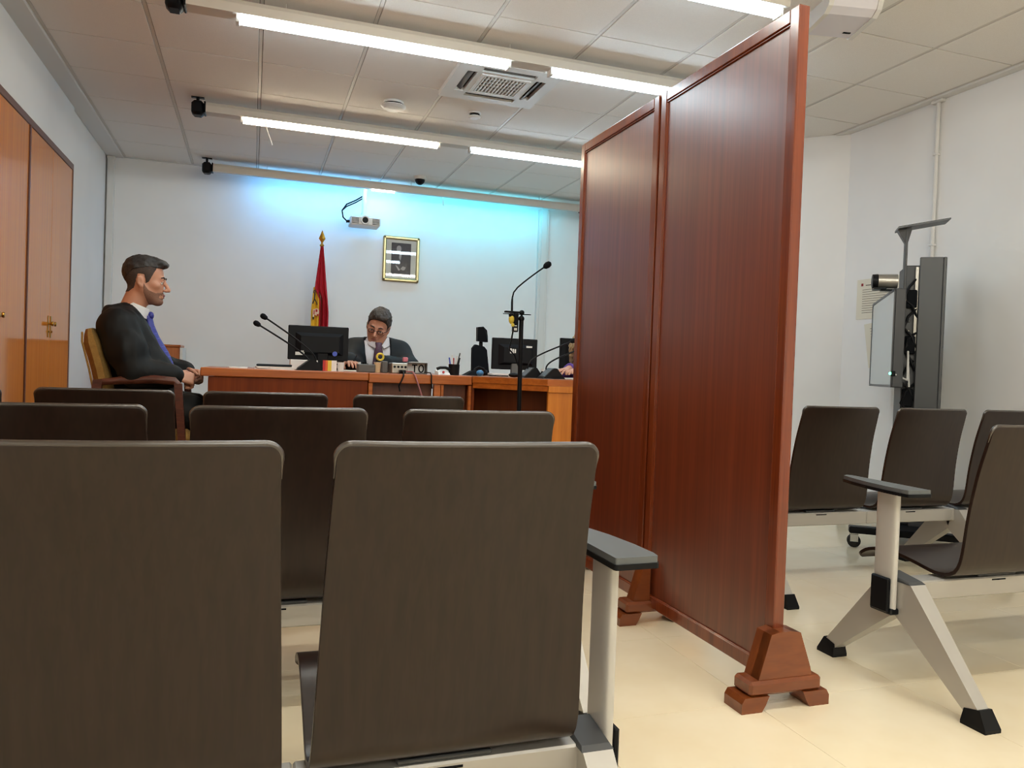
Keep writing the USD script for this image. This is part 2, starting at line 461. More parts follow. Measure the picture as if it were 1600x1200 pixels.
# ------------------------------------------------------------------ ceiling lamps
def luminaire(label, y, x0, x1, tubes, zb=2.762, wall_side=False, caps=(True, True)):
    t = thing("linear_lamp", label, "ceiling lamp", ((x0 + x1) / 2, y, zb), "suspended linear lamps")
    w = 0.05
    prof = Polygon([(y - w, zb + 0.004), (y - w, zb + 0.05), (y - 0.036, zb + 0.075), (y + 0.036, zb + 0.075), (y + w, zb + 0.05), (y + w, zb + 0.004)])
    if wall_side:
        prof = Polygon([(y - w, zb + 0.0), (y - w, zb + 0.05), (y - 0.036, zb + 0.075), (y + w + 0.03, zb + 0.075), (y + w + 0.03, zb + 0.066), (y + 0.0, zb + 0.0)])
    part(t, "housing", prism(prof, "x", x0, x1), "ivory_plastic")
    for a, b, mat in tubes:
        if wall_side:
            part(t, "diffuser", prism([(y + 0.004, zb + 0.003), (y + w + 0.028, zb + 0.046), (y + w + 0.028, zb + 0.060), (y + 0.004, zb + 0.012)], "x", a, b), mat)
        else:
            part(t, "diffuser", prism([(y - 0.040 * math.cos(q), zb + 0.004 - 0.038 * math.sin(q)) for q in np.linspace(0, math.pi, 13)], "x", a, b), mat, 40)
            for e, sg in ((a, -1), (b, 1)):
                part(t, "lamp_holder", box((e, y - 0.03, zb - 0.034), (e + sg * 0.018, y + 0.03, zb + 0.004), 0.002), "white_plastic")
    for e, sg, on in ((x0, -1, caps[0]), (x1, 1, caps[1])):
        if not on:
            continue
        c = part(t, "end_bracket", rot(box((min(e, e + sg * 0.085), y - 0.055, zb - 0.022), (max(e, e + sg * 0.085), y + 0.055, zb + 0.082), 0.02), 0, (1, 0, 0), (0, 0, 0)), "black_plastic", 40)
        xs = e + sg * 0.045
        part(c, "stem", cyl((xs, y, zb + 0.075), (xs, y, ZC - 0.004), 0.011, n=12), "black_plastic", 40)
        part(c, "mounting_plate", box((xs - 0.045, y - 0.02, ZC - 0.006), (xs + 0.045, y + 0.02, ZC), 0.002), "black_plastic")
        part(c, "collar", box((min(e, e - sg * 0.012), y - 0.054, zb - 0.004), (max(e, e - sg * 0.012), y + 0.054, zb + 0.077), 0.003), "black_plastic")
    for xs in (x0 + 0.5, (x0 + x1) / 2 + 0.0, x1 - 0.5):
        part(t, "suspension_wire", cyl((xs, y, zb + 0.075), (xs, y, ZC), 0.002, n=6), "grid_white")
    return t


TA, TB = (-0.11, 1.36), (1.64, 3.10)
luminaire("suspended lamp with two lit white tubes, second from the camera, beside the air conditioner", 4.31, -0.38, 3.13, [(*TA, "tube_sky"), (*TB, "tube_violet")])
lw = luminaire("suspended lamp with a warm left tube, between the smoke detectors and the far rail", 6.09, -0.38, 3.13, [(*TA, "tube_warm"), (*TB, "tube_violet")])
part(lw, "pull_cord", tube([(0.04, 6.05, 2.765), (0.06, 6.05, 2.69), (0.10, 6.05, 2.585)], 0.004, 6), "white_plastic", 40)
lr = luminaire("suspended lamp rail nearest the far wall, its bluish tubes turned to the wall", 7.88, -0.41, 3.41, [(0.0, 1.47, "tube_blue"), (1.62, 3.09, "tube_cyan")], zb=2.748, wall_side=True)
part(lr, "spare_tube", tube([(1.10, 7.88, 2.741), (1.33, 7.88, 2.741)], 0.008, 8), "tube_cool", 40)
part(lr, "pull_cord", tube([(1.843, 7.9, 2.76), (1.846, 7.9, 2.70), (1.853, 7.9, 2.665)], 0.007, 6), "white_plastic", 40)
luminaire("suspended lamp partly hidden by the top edge of the wooden screen", 3.17, -0.38, 2.40, [(*TA, "tube_cool"), (1.64, 2.36, "tube_violet")], caps=(True, False))
luminaire("suspended lamp above the nearest bench", 1.30, -0.38, 3.40, [(*TA, "tube_near"), (*TB, "tube_near")])
luminaire("suspended lamp behind the viewer", -0.55, -0.38, 3.40, [(*TA, "tube_near"), (*TB, "tube_near")])
luminaire("suspended lamp near the rear wall", -2.2, -0.38, 3.40, [(*TA, "tube_near"), (*TB, "tube_near")])

# ------------------------------------------------------------------ things on the ceiling
ac = thing("air_conditioner", "white ceiling cassette air conditioner with a square slotted grille", "air conditioner", (1.498, 4.9, ZC))
cx, cy = 1.498, 4.9
outer = Polygon([(cx - 0.325, cy - 0.325), (cx + 0.325, cy - 0.325), (cx + 0.325, cy + 0.325), (cx - 0.325, cy + 0.325)]).buffer(0.01)
holes = []
slots = [(cx - 0.255, cx - 0.205, cy - 0.17, cy + 0.17), (cx + 0.205, cx + 0.255, cy - 0.17, cy + 0.17), (cx - 0.17, cx + 0.17, cy - 0.255, cy - 0.205), (cx - 0.17, cx + 0.17, cy + 0.205, cy + 0.255)]
pan = outer
for a, b, c, d in slots:
    pan = pan.difference(Polygon([(a, c), (b, c), (b, d), (a, d)]).buffer(0.008))
pan = pan.difference(Polygon([(cx - 0.15, cy - 0.15), (cx + 0.15, cy - 0.15), (cx + 0.15, cy + 0.15), (cx - 0.15, cy + 0.15)]))
part(ac, "panel", prism(pan, "z", ZC - 0.028, ZC + 0.002), "white_plastic")
part(ac, "cavity", box((cx - 0.29, cy - 0.29, ZC - 0.002), (cx + 0.29, cy + 0.29, ZC + 0.012)), "vent_dark")
for (a, b, c, d), tilt in zip(slots, (35, -35, -35, 35)):
    if b - a < d - c:
        fl_ = rot(box((a - 0.004, c, ZC - 0.018), (b - 0.012, d, ZC - 0.014)), tilt, (0, 1, 0), ((a + b) / 2, 0, ZC - 0.014))
    else:
        fl_ = rot(box((a, c + 0.004, ZC - 0.018), (b, d - 0.012, ZC - 0.014)), tilt, (1, 0, 0), (0, (c + d) / 2, ZC - 0.014))
    part(ac, "louvre", fl_, "device_grey")
part(ac, "grille_rim", prism(Polygon([(cx - 0.165, cy - 0.165), (cx + 0.165, cy - 0.165), (cx + 0.165, cy + 0.165), (cx - 0.165, cy + 0.165)]).difference(Polygon([(cx - 0.142, cy - 0.142), (cx + 0.142, cy - 0.142), (cx + 0.142, cy + 0.142), (cx - 0.142, cy + 0.142)])), "z", ZC - 0.034, ZC - 0.022), "white_plastic")
for k in range(12):
    xx = cx - 0.132 + 0.024 * k
    part(ac, "grille_bar", box((xx - 0.0048, cy - 0.143, ZC - 0.032), (xx + 0.0048, cy + 0.143, ZC - 0.02)), "white_plastic")
for k in range(4):
    yy = cy - 0.0855 + 0.057 * k
    part(ac, "grille_crossbar", box((cx - 0.143, yy - 0.003, ZC - 0.029), (cx + 0.143, yy + 0.003, ZC - 0.02)), "white_plastic")

sd = thing("smoke_detector", "large round white ceiling detector with a dark slot, left of the air conditioner", "smoke detector", (0.915, 5.58, ZC))
part(sd, "base", lathe([(0.0, 0.0), (0.072, 0.0), (0.072, -0.016), (0.0, -0.016)], (0.915, 5.58, ZC), 32), "white_plastic", 30)
part(sd, "dark_slot", lathe([(0.0, -0.016), (0.062, -0.016), (0.062, -0.03), (0.0, -0.03)], (0.915, 5.58, ZC), 32), "vent_dark", 30)
part(sd, "cover", lathe([(0.0, -0.03), (0.088, -0.03), (0.09, -0.036), (0.07, -0.052), (0.0, -0.056)], (0.915, 5.58, ZC), 32), "white_plastic", 30)
sd = thing("smoke_detector", "small round white ceiling detector just beyond the air conditioner", "smoke detector", (1.517, 5.56, ZC))
part(sd, "base", lathe([(0.0, 0.0), (0.046, 0.0), (0.046, -0.01), (0.0, -0.01)], (1.517, 5.56, ZC), 28), "white_plastic", 30)
part(sd, "dark_slot", lathe([(0.0, -0.01), (0.036, -0.01), (0.036, -0.026), (0.0, -0.026)], (1.517, 5.56, ZC), 28), "vent_dark", 30)
part(sd, "cover", lathe([(0.0, -0.026), (0.044, -0.026), (0.046, -0.032), (0.034, -0.042), (0.0, -0.044)], (1.517, 5.56, ZC), 28), "white_plastic", 30)
dc = thing("dome_camera", "small dark dome camera on the ceiling before the far rail", "security camera", (1.543, 7.65, ZC))
part(dc, "base", lathe([(0.0, 0.0), (0.062, 0.0), (0.06, -0.03), (0.0, -0.03)], (1.543, 7.65, ZC), 28), "ivory_plastic", 30)
part(dc, "dome", lathe([(0.05, -0.03), (0.047, -0.05), (0.035, -0.068), (0.018, -0.079), (0.0, -0.082)], (1.543, 7.65, ZC), 28), "black_plastic", True)

# white wedge box right of the screen top
wb = thing("ceiling_speaker", "white wedge-shaped box fixed to the ceiling right of the wooden screen", "speaker", (2.80, 3.2, ZC))
pr_ = Polygon([(3.05, ZC), (3.07, ZC - 0.045), (3.11, ZC - 0.068), (3.32, ZC - 0.082), (3.35, ZC - 0.055), (3.35, ZC)])
wbr = lambda m: rotz(m, -12, (2.80, 3.2, 0)).apply_translation((0, .04, 0))
part(wb, "body", wbr(prism(pr_, "x", 2.685, 2.915)), "panel_lav")
for xa in (2.66, 2.915):
    part(wb, "end_cap", wbr(prism(affinity.scale(pr_, 1.05, 1.08, origin=(3.2, ZC)), "x", xa, xa + 0.025)), "trim_white")
part(wb, "badge", wbr(box((2.855, 3.262, ZC - 0.0815), (2.895, 3.275, ZC - 0.076))), "vent_dark")
# ------------------------------------------------------------------ beam seating
_prof = np.array([(0.0, .858), (.021, .785), (.042, .713), (.056, .65), (.068, .59), (.078, .525), (.086, .466), (.095, .43), (.112, .402), (.145, .386), (.185, .384), (.24, .393), (.30, .403), (.37, .409), (.43, .405), (.475, .394), (.505, .377), (.522, .356)])


def _dense(p, n):
    d = np.r_[0, np.cumsum(np.linalg.norm(np.diff(p, axis=0), axis=1))]
    from scipy.interpolate import CubicSpline
    cs = CubicSpline(d, p)
    L = d[-1]
    inner = np.linspace(0.035, L - 0.03, n)
    s_ = np.r_[0, .0005, .0012, .0022, .0036, .0055, .009, .013, .018, .025, inner, L - .021, L - .014, L - .008, L - .0045, L - .0022, L - .0008, L]
    return cs(s_), cs(s_, 1), s_, L


def seat_shell(xc, yb, drop):
    pr = _prof.copy()
    pr[:, 1] -= (.022 + drop * (1 - np.clip((pr[:, 0] - .16) / .22, 0, 1))) * np.clip((.62 - pr[:, 1]) / .2, 0, 1)
    pts, tan, s_, L = _dense(pr, 46)
    T = 0.012
    e = np.array([0, .0005, .0014, .003, .0055, .010, .02, .05, .1, .16, .215])
    us = np.r_[-1 + e / .215, (1 - e / .215)[::-1][1:]]
    P = np.zeros((len(s_), len(us), 3)); N = np.zeros_like(P); th = np.zeros(P.shape[:2])
    for i, (p, t, s1) in enumerate(zip(pts, tan, s_)):
        q = s1 / L
        hw = np.interp(q, [0, .42, .62, 1], [.2145, .229, .236, .236])
        r = 0.022
        if s1 < r:
            hw -= r - math.sqrt(max(r * r - (r - s1) ** 2, 0))
        if L - s1 < r:
            hw -= r - math.sqrt(max(r * r - (r - (L - s1)) ** 2, 0))
        c = 0.016 * np.clip(1 - q / .6, 0, 1)
        t = t / np.linalg.norm(t)
        n = np.array([0, t[1], -t[0]])
        for j, u in enumerate(us):
            P[i, j] = (xc + u * hw, yb + p[0] + c * u * u, p[1])
            N[i, j] = n
            d_edge = min((1 - abs(u)) * .215, s1, L - s1)
            th[i, j] = T * (0.80 + 0.20 * math.sqrt(max(0, 1 - max(0, 1 - d_edge / .0012) ** 2)))
    path = np.vstack([P[11:0:-1, 0], P[0], P[1:12, -1]])
    rr = np.full(len(path), .0059)
    rr[:4] = (.0015, .003, .0045, .0055)
    rr[-4:] = (.0055, .0045, .003, .0015)
    return sheet(P, N, th), tube(path, rr, 12)


def leg_pair(parent, x, ya, dz):
    """splayed A-shaped leg: two tapered arms with black feet, and a cap over the rail end"""
    for sg in (-1, 1):
        yt0, yt1 = ya - 0.008 * sg, ya + 0.088 * sg
        zt0, zt1 = 0.245 + dz, 0.345 + dz
        yf = ya + 0.298 * sg
        hx, hb = 0.030, 0.021
        top = [(x - hx, yt0, zt0), (x + hx, yt0, zt0), (x - hx, ya - .008 * sg, zt1), (x + hx, ya - .008 * sg, zt1), (x - hx, ya + 0.062 * sg, zt1), (x + hx, ya + 0.062 * sg, zt1)]
        bot = [(x - hb, yf - 0.030 * sg, 0.028), (x + hb, yf - 0.030 * sg, 0.028), (x - hb, yf + 0.020 * sg, 0.040), (x + hb, yf + 0.020 * sg, 0.040)]
        lg = part(parent, "leg", hexa(bot, top), "alu_paint")
        f0 = [(x - 0.030, yf - 0.04 * sg, 0.0), (x + 0.030, yf - 0.04 * sg, 0.0), (x - 0.030, yf + 0.042 * sg, 0.0), (x + 0.030, yf + 0.042 * sg, 0.0)]
        f1 = [(x - 0.030, yf - 0.04 * sg, 0.010), (x + 0.030, yf - 0.04 * sg, 0.010), (x - 0.030, yf + 0.042 * sg, 0.010), (x + 0.030, yf + 0.042 * sg, 0.010),
              (x - 0.024, yf - 0.035 * sg, 0.046), (x + 0.024, yf - 0.035 * sg, 0.046), (x - 0.024, yf + 0.016 * sg, 0.058), (x + 0.024, yf + 0.016 * sg, 0.058)]
        part(lg, "foot_pad", hexa(f0, f1), "black_plastic")
    part(parent, "rail_cap", hexa([(x - .032, ya - .062, .345 + dz), (x + .032, ya - .062, .345 + dz), (x - .032, ya + .055, .345 + dz), (x + .032, ya + .055, .345 + dz)],
                                 [(x - .028, ya - .05, .352 + dz), (x + .028, ya - .05, .352 + dz), (x - .028, ya + .04, .366 + dz), (x + .028, ya + .04, .366 + dz)]), "dark_grey")


def armrest(parent, x, ya, side, dz):
    """side: +1 pad bulges to +x, post on the +x face of the leg"""
    xp = x + side * 0.044
    a = np.linspace(0, 2 * np.pi, 28, endpoint=False)
    oval = [(xp + 0.0145 * np.sign(np.cos(t)) * abs(np.cos(t)) ** .7, ya + 0.025 + 0.043 * np.sign(np.sin(t)) * abs(np.sin(t)) ** .7) for t in a]
    arm = part(parent, "armrest_post", prism(oval, "z", 0.252 + dz, 0.634), "alu_light", 30)
    part(parent, "post_socket", [box((xp + side * .012, ya - .012, .246 + dz), (xp + side * .026, ya + .062, .356 + dz), .004), box((xp - .017, ya - .02, .239 + dz), (xp + .017, ya + .07, .259 + dz), .004)], "black_plastic", 30)
    y0 = ya - 0.10
    pad = Polygon([(xp - side * .042, y0), (xp + side * .046, y0 + .004), (xp + side * .05, y0 + .03), (xp + side * .047, y0 + .10), (xp + side * .036, y0 + .19), (xp + side * .016, y0 + .275), (xp - side * .004, y0 + .335), (xp - side * .03, y0 + .35), (xp - side * .042, y0 + .335)]).buffer(-.006).buffer(.006)
    p = part(parent, "armrest_pad", prism(pad.buffer(-.001), "z", 0.637, 0.652), "grey_pad", 30)
    part(p, "pad_base", prism(pad.buffer(.0015), "z", 0.630, 0.640), "black_plastic", 30)


def bench(label, yb, centres, legs, arms, dz=0.0, off=0.0, group="rows of beam benches"):
    ya = yb + 0.16 + off
    t = thing("beam_bench", label, "bench", ((centres[0] + centres[-1]) / 2, ya, 0.0), group)
    for xc in centres:
        shell, bead = seat_shell(xc, yb, -dz)
        sh = part(t, "seat_shell", shell, "seat_ply", 40)
        part(sh, "top_edge", bead, "seat_edge", True)
        part(t, "seat_bracket", [box((xc - .085, ya - .03, .349 + dz), (xc + .085, ya + .14, .357 + dz), .002), box((xc - .02, ya + .045, .318 + dz), (xc + .02, ya + .14, .352 + dz), .004)], "dark_grey")
    x0, x1 = min(legs[0], centres[0] - .2), max(legs[-1], centres[-1] + .2)
    cuts = sorted([x0] + [(a + b) / 2 for a, b in zip(centres[:-1], centres[1:])] + [x1])
    for a, b in zip(cuts[:-1], cuts[1:]):
        part(t, "seat_rail", box((a + .0007, ya - .036, .286 + dz), (b - .0007, ya + .036, .348 + dz), .004), "alu_paint")
    for xc in centres:
        part(t, "rail_slot", box((xc - .03, ya - .0375, .336 + dz), (xc + .03, ya - .0355, .340 + dz)), "black_matte")
    for x in legs:
        leg_pair(t, x, ya, dz)
    for x, sd_ in arms:
        armrest(t, x, ya, sd_, dz)
    return t


bench("dark beam bench nearest the viewer, its two big backrests filling the lower left", 1.16, [-.68, -.170, .340], [-.96, .618], [(.618, 1)], -.055)
bench("dark beam bench, middle of the three left of the wooden screen", 2.03, [-.987, -.455, .077, .609], [-.721, .90], [(.90, 1)], -.03)
bench("dark beam bench farthest forward left of the screen, in front of the desks", 2.95, [-1.006, -.474, .057, .589], [-.74, .88], [(.88, 1)], -.02)
bench("dark beam bench right of the screen with its splayed leg and armrest in full view", 1.75, [2.385, 2.925, 3.465], [2.010, 3.195], [(2.010, -1)], 0.0, 0.02)
bench("dark beam bench of three seats right of the screen, in front of the display stand", 2.87, [2.603, 3.15, 3.70], [2.215, 3.47], [])

# ------------------------------------------------------------------ two-leaf wooden screen
XA, XB = 1.512, 1.550
sc = thing("folding_screen", "tall glossy reddish mahogany two-leaf screen on stepped feet", "screen", (1.531, 2.72, 0.0))
for y0, y1 in ((1.922, 2.737), (2.752, 3.52)):
    zb, zt = 0.062, 2.098
    pn = part(sc, "panel", box((XA + .009, y0 + .03, zb + .03), (XB - .009, y1 - .03, zt - .03)), "mahogany")
    part(sc, "stile", box((XA, y0, zb), (XB, y0 + .042, zt), .003), "mahogany_frame")
    part(sc, "stile", box((XA, y1 - .042, zb), (XB, y1, zt), .003), "mahogany_frame")
    part(sc, "top_rail", box((XA, y0 + .0425, zt - .042), (XB, y1 - .0425, zt), .003), "mahogany_frame")
    part(sc, "bottom_rail", box((XA, y0 + .0425, zb), (XB, y1 - .0425, zb + .046), .003), "mahogany_frame")
    for zz in (zb + .046, zt - .046):
        part(sc, "bead", box((XA + .003, y0 + .042, zz - .003), (XB - .003, y1 - .042, zz + .003), .002), "mahogany_frame")
    for yy in (y0 + .045, y1 - .045):
        part(sc, "bead", box((XA + .003, yy - .003, zb + .05), (XB - .003, yy + .003, zt - .05), .002), "mahogany_frame")
for k, yc in enumerate((1.917, 2.70, 3.50)):
    y0, y1 = yc - .028, yc + .028
    xc = 1.531
    lift = 0.0
    trap = [(xc - .092, .088), (xc + .098, .088), (xc + .092, .115), (xc + .052, .222), (xc + .02, .228), (xc - .02, .228), (xc - .052, .222)]
    if k == 1:
        parts_ = [prism([(xc - .092, .088), (XA - .001, .088), (XA - .001, .228), (xc - .052, .222)], "y", y0, y1), prism([(xc + .098, .088), (xc + .092, .115), (xc + .052, .222), (XB + .001, .228), (XB + .001, .088)], "y", y0, y1)]
    else:
        parts_ = [prism(trap, "y", y0 - .004, y0 + .034) if k == 0 else prism(trap, "y", y1 - .034, y1 + .004)]
        parts_ += [prism([(xc - .092, .088), (XA - .001, .088), (XA - .001, .228), (xc - .052, .222)], "y", y0, y1 + .01), prism([(xc + .098, .088), (xc + .092, .115), (xc + .052, .222), (XB + .001, .228), (XB + .001, .088)], "y", y0, y1 + .01)]
    ft = part(sc, "foot", parts_, "mahogany_foot")
    part(ft, "foot_step", box((xc - .128, y0 - .016, .046), (xc + .128, y1 + .016, .090), .009), "mahogany_foot")
    for sg in (-1, 1):
        blk = Polygon([(xc + sg * .155, 0), (xc + sg * .155, .03), (xc + sg * .145, .046), (xc + sg * .06, .046), (xc + sg * .072, .02), (xc + sg * .085, .0)])
        part(ft, "foot_block", prism(blk, "y", y0 - .016, y1 + .016), "mahogany_foot")
for zz in (.35, 1.08, 1.8):
    part(sc, "hinge", cyl((XB + .004, 2.7445, zz), (XB + .004, 2.7445, zz + .07), .006, n=10), "brass", 40)

# ------------------------------------------------------------------ desks
ZT, ZD = 0.935, 0.17
dk = thing("desk", "long orange-brown wooden desk with a closed front panel, left of the judge", "desk", (.17, 4.5, ZD), "bench desks")
part(dk, "desk_top", box((-.24, 4.10, ZT - .043), (.588, 4.90, ZT), .004), "desk_wood")
part(dk, "front_panel", box((-.204, 4.112, ZD), (.586, 4.132, ZT - .044), .002), "desk_panel")
part(dk, "end_panel", box((.566, 4.134, ZD), (.586, 4.86, ZT - .044), .002), "desk_panel")
part(dk, "rear_rail", box((-.20, 4.84, .80), (.564, 4.86, ZT - .044), .002), "desk_panel")
part(dk, "corner_post", box((-.204, 4.80, ZD), (-.15, 4.838, ZT - .044), .002), "desk_panel")
dk = thing("desk", "middle wooden desk with framed recessed front panels, where the judge sits", "desk", (.87, 4.5, ZD), "bench desks")
part(dk, "desk_top", box((.590, 4.10, ZT - .052), (1.157, 4.90, ZT - .001), .004), "desk_wood")
for xa, xb in ((.590, .612), (.945, .982), (.9845, 1.0), (1.140, 1.157)):
    part(dk, "front_post", box((xa, 4.108, ZD), (xb, 4.14, ZT - .053), .002), "desk_wood")
for xa, xb in ((.612, .945), (1.0, 1.140)):
    part(dk, "recessed_panel", box((xa, 4.17, ZD), (xb, 4.185, ZT - .053)), "desk_recess")
part(dk, "end_panel", box((.592, 4.186, ZD), (.61, 4.86, ZT - .053), .002), "desk_panel")
part(dk, "end_panel", box((1.137, 4.186, ZD), (1.155, 4.86, ZT - .053), .002), "desk_panel")
# corner desk, its front edge turned towards the room
dk = thing("desk", "angled wooden corner desk beside the screen with a bright end panel", "desk", (1.45, 4.3, ZD), "bench desks")
topo = Polygon([(1.160, 4.10), (1.488, 3.80), (2.55, 3.80), (2.55, 4.34), (1.80, 4.34), (1.80, 4.90), (1.160, 4.90)])
part(dk, "desk_top", prism(topo, "z", ZT - .036, ZT - .002), "desk_wood")
dirw = np.array([1.488 - 1.160, 3.80 - 4.10]); dirw /= np.linalg.norm(dirw); nrm = np.array([-dirw[1], dirw[0]])
a0, a1 = np.array([1.160, 4.10]) + .004 * nrm, np.array([1.488, 3.80]) + .004 * nrm
part(dk, "apron", prism([tuple(a0), tuple(a1), tuple(a1 + .022 * nrm), tuple(a0 + .022 * nrm)], "z", ZT - .066, ZT - .037), "desk_wood")
b0, b1 = a0 + .16 * nrm - .118 * dirw, a1 + .16 * nrm
part(dk, "modesty_panel", prism([tuple(b0), tuple(b1), tuple(b1 + .018 * nrm), tuple(b0 + .018 * nrm)], "z", ZD, ZT - .037), "desk_recess")
part(dk, "side_panel", box((1.160, 4.12, ZD), (1.178, 4.86, ZT - .037), .002), "desk_panel")
part(dk, "front_panel", box((1.496, 3.806, ZD), (2.54, 3.826, ZT - .037), .002), "desk_end")
part(dk, "front_edge", box((1.494, 3.798, ZT - .072), (2.54, 3.806, ZT - .037), .002), "desk_end")
part(dk, "end_panel", box((2.52, 3.828, ZD), (2.54, 4.30, ZT - .037), .002), "desk_end")

dk = thing("side_desk", "small wooden side desk carrying the monitor beside the screen edge", "desk", (2.2, 5.2, ZD))
part(dk, "desk_top", box((1.93, 5.02, ZT - .037), (2.50, 5.42, ZT), .004), "desk_wood")
for xa in (1.94, 2.47):
    part(dk, "side_panel", box((xa, 5.04, ZD), (xa + .02, 5.40, ZT - .037), .002), "desk_panel")

cr = thing("credenza", "low wooden cabinet against the far wall behind the seated man", "cabinet", (-.95, 8.0, ZD))
part(cr, "body", box((-1.28, 7.80, ZD), (-.64, 8.20, 1.075), .003), "credenza_wood")
part(cr, "top", box((-1.285, 7.785, 1.075), (-.632, 8.205, 1.095), .003), "desk_wood")
for xa, xb in ((-1.27, -.962), (-.958, -.65)):
    d = part(cr, "door", box((xa, 7.785, ZD + .03), (xb, 7.80, 1.065), .002), "credenza_wood")
    part(d, "handle", cyl((xb - .03 if xa < -1 else xa + .03, 7.775, .7), (xb - .03 if xa < -1 else xa + .03, 7.775, .78), .006, n=10), "silver", 40)
part(cr, "edge_strip", box((-.639, 7.79, ZD), (-.615, 8.19, 1.07), .002), "trim_white")
# ------------------------------------------------------------------ display stand on the right
tv = thing("display_stand", "dark grey wheeled display stand by the right wall, its screen turned to the left", "display", (3.9, 3.75, 0.0))
pa, pb = np.array([3.48, 3.485]), np.array([4.09, 4.285])
u = (pb - pa) / np.linalg.norm(pb - pa); n_ = np.array([-u[1], u[0]])   # n_: out of the screen
W = np.linalg.norm(pb - pa)


def tv_box(s0, s1, d0, d1, z0, z1, b=0.0):
    """box in the screen's own frame: s along the screen, d in front of its face"""
    m = box((s0, d0, z0), (s1, d1, z1), b)
    v = m.vertices
    m.vertices = np.c_[pa[0] + v[:, 0] * u[0] + v[:, 1] * n_[0], pa[1] + v[:, 0] * u[1] + v[:, 1] * n_[1], v[:, 2]]
    m.fix_normals()
    return m


def tv_pt(s, d, z):
    return np.array([pa[0] + s * u[0] + d * n_[0], pa[1] + s * u[1] + d * n_[1], z])


part(tv, "casing", tv_box(0, W, -.060, -.001, .955, 1.525, .006), "dark_grey", 30)
sg = part(tv, "screen", tv_box(.012, W - .012, -.0005, .001, .967, 1.513), "screen_off")
for a, b, c, d in ((0, W, .955, .969), (0, W, 1.511, 1.525), (0, .014, .955, 1.525), (W - .014, W, .955, 1.525)):
    part(tv, "bezel", tv_box(a, b, -.002, .004, c, d), "slate")
part(tv, "power_led", ball(tv_pt(.004, .0055, 1.035), .009, 1), "led_green", True)
part(tv, "led_socket", tv_box(-.004, .02, -.02, .003, 1.02, 1.05, .002), "black_plastic")
# mast: a tall open-backed cover with cables
sm = 0.50
part(tv, "mast_cover", [tv_box(.30, .62, -.315, -.295, .10, 1.745, .004), tv_box(.30, .318, -.295, -.17, .10, 1.745, .003)], "slate", 30)
part(tv, "mast_spine", tv_box(.335, .60, -.215, -.10, .12, 1.70, .004), "dark_grey", 30)
part(tv, "mast_rail", tv_box(.318, .330, -.17, -.15, 1.18, 1.69, .002), "silver")
part(tv, "mount_arm", tv_box(.34, .56, -.10, -.058, 1.12, 1.38, .004), "black_plastic")
for k, (zz, dd) in enumerate(((1.62, .0), (1.44, .01), (1.30, .02), (1.12, .0), (.98, .01), (.82, .015))):
    part(tv, "cable", tube([tv_pt(.327, -.16 - dd, zz), tv_pt(.31, -.12, zz - .05), tv_pt(.322, -.09 - dd, zz - .12), tv_pt(.312, -.14, zz - .17), tv_pt(.325, -.17, zz - .24)], .008, 7), "black_plastic", 40)
for zz in (1.36, 1.30, 1.17, 1.06):
    part(tv, "screw", ball(tv_pt(.322, -.125, zz), .007, 1), "chrome", True)
for zz in (.90, 1.22, 1.5):
    part(tv, "power_brick", tv_box(.312, .334, -.165, -.105, zz - .06, zz + .05, .006), "black_matte", 30)
part(tv, "white_cable", tube([tv_pt(.0, -.02, 1.03), tv_pt(.06, -.09, 1.0), tv_pt(.12, -.10, 1.10), tv_pt(.2, -.11, 1.17), tv_pt(.3, -.13, 1.08), tv_pt(.31, -.14, .96)], .006, 7), "white_plastic", 40)
part(tv, "signal_cable", tube([tv_pt(.0, .0, 1.03), tv_pt(.08, -.06, .99), tv_pt(.2, -.1, .97), tv_pt(.31, -.13, .99)], .006, 7), "black_plastic", 40)
# raised camera shelf
part(tv, "shelf_post", tv_box(.17, .23, -.080, -.066, 1.30, 1.90, .003), "dark_grey", 30)
part(tv, "shelf_bracket", hexa([tv_pt(.18, -.080, 1.81), tv_pt(.22, -.080, 1.81), tv_pt(.18, -.066, 1.81), tv_pt(.22, -.066, 1.81)],
                               [tv_pt(.17, -.10, 1.895), tv_pt(.23, -.10, 1.895), tv_pt(.17, -.022, 1.89), tv_pt(.23, -.022, 1.89)]), "dark_grey")
part(tv, "camera_shelf", hexa([tv_pt(.12, -.29, 1.935), tv_pt(.28, -.29, 1.935), tv_pt(.12, -.02, 1.888), tv_pt(.28, -.02, 1.888)],
                              [tv_pt(.12, -.29, 1.944), tv_pt(.28, -.29, 1.944), tv_pt(.12, -.02, 1.900), tv_pt(.28, -.02, 1.900)]), "slate")
# conference camera on the top edge of the screen
cb = part(tv, "conference_camera", tube([tv_pt(.16, -.03, 1.582), tv_pt(.16, .075, 1.582)], [.042, .042], 24), "silver", 40)
part(cb, "camera_lens", tube([tv_pt(.16, .075, 1.582), tv_pt(.16, .105, 1.582), tv_pt(.16, .108, 1.582)], [.044, .042, .030], 24), "black_plastic", 40)
part(cb, "camera_clamp", [tv_box(.11, .21, .03, .10, 1.532, 1.543, .003), tv_box(.13, .19, -.06, .06, 1.525, 1.535, .003)], "black_plastic")
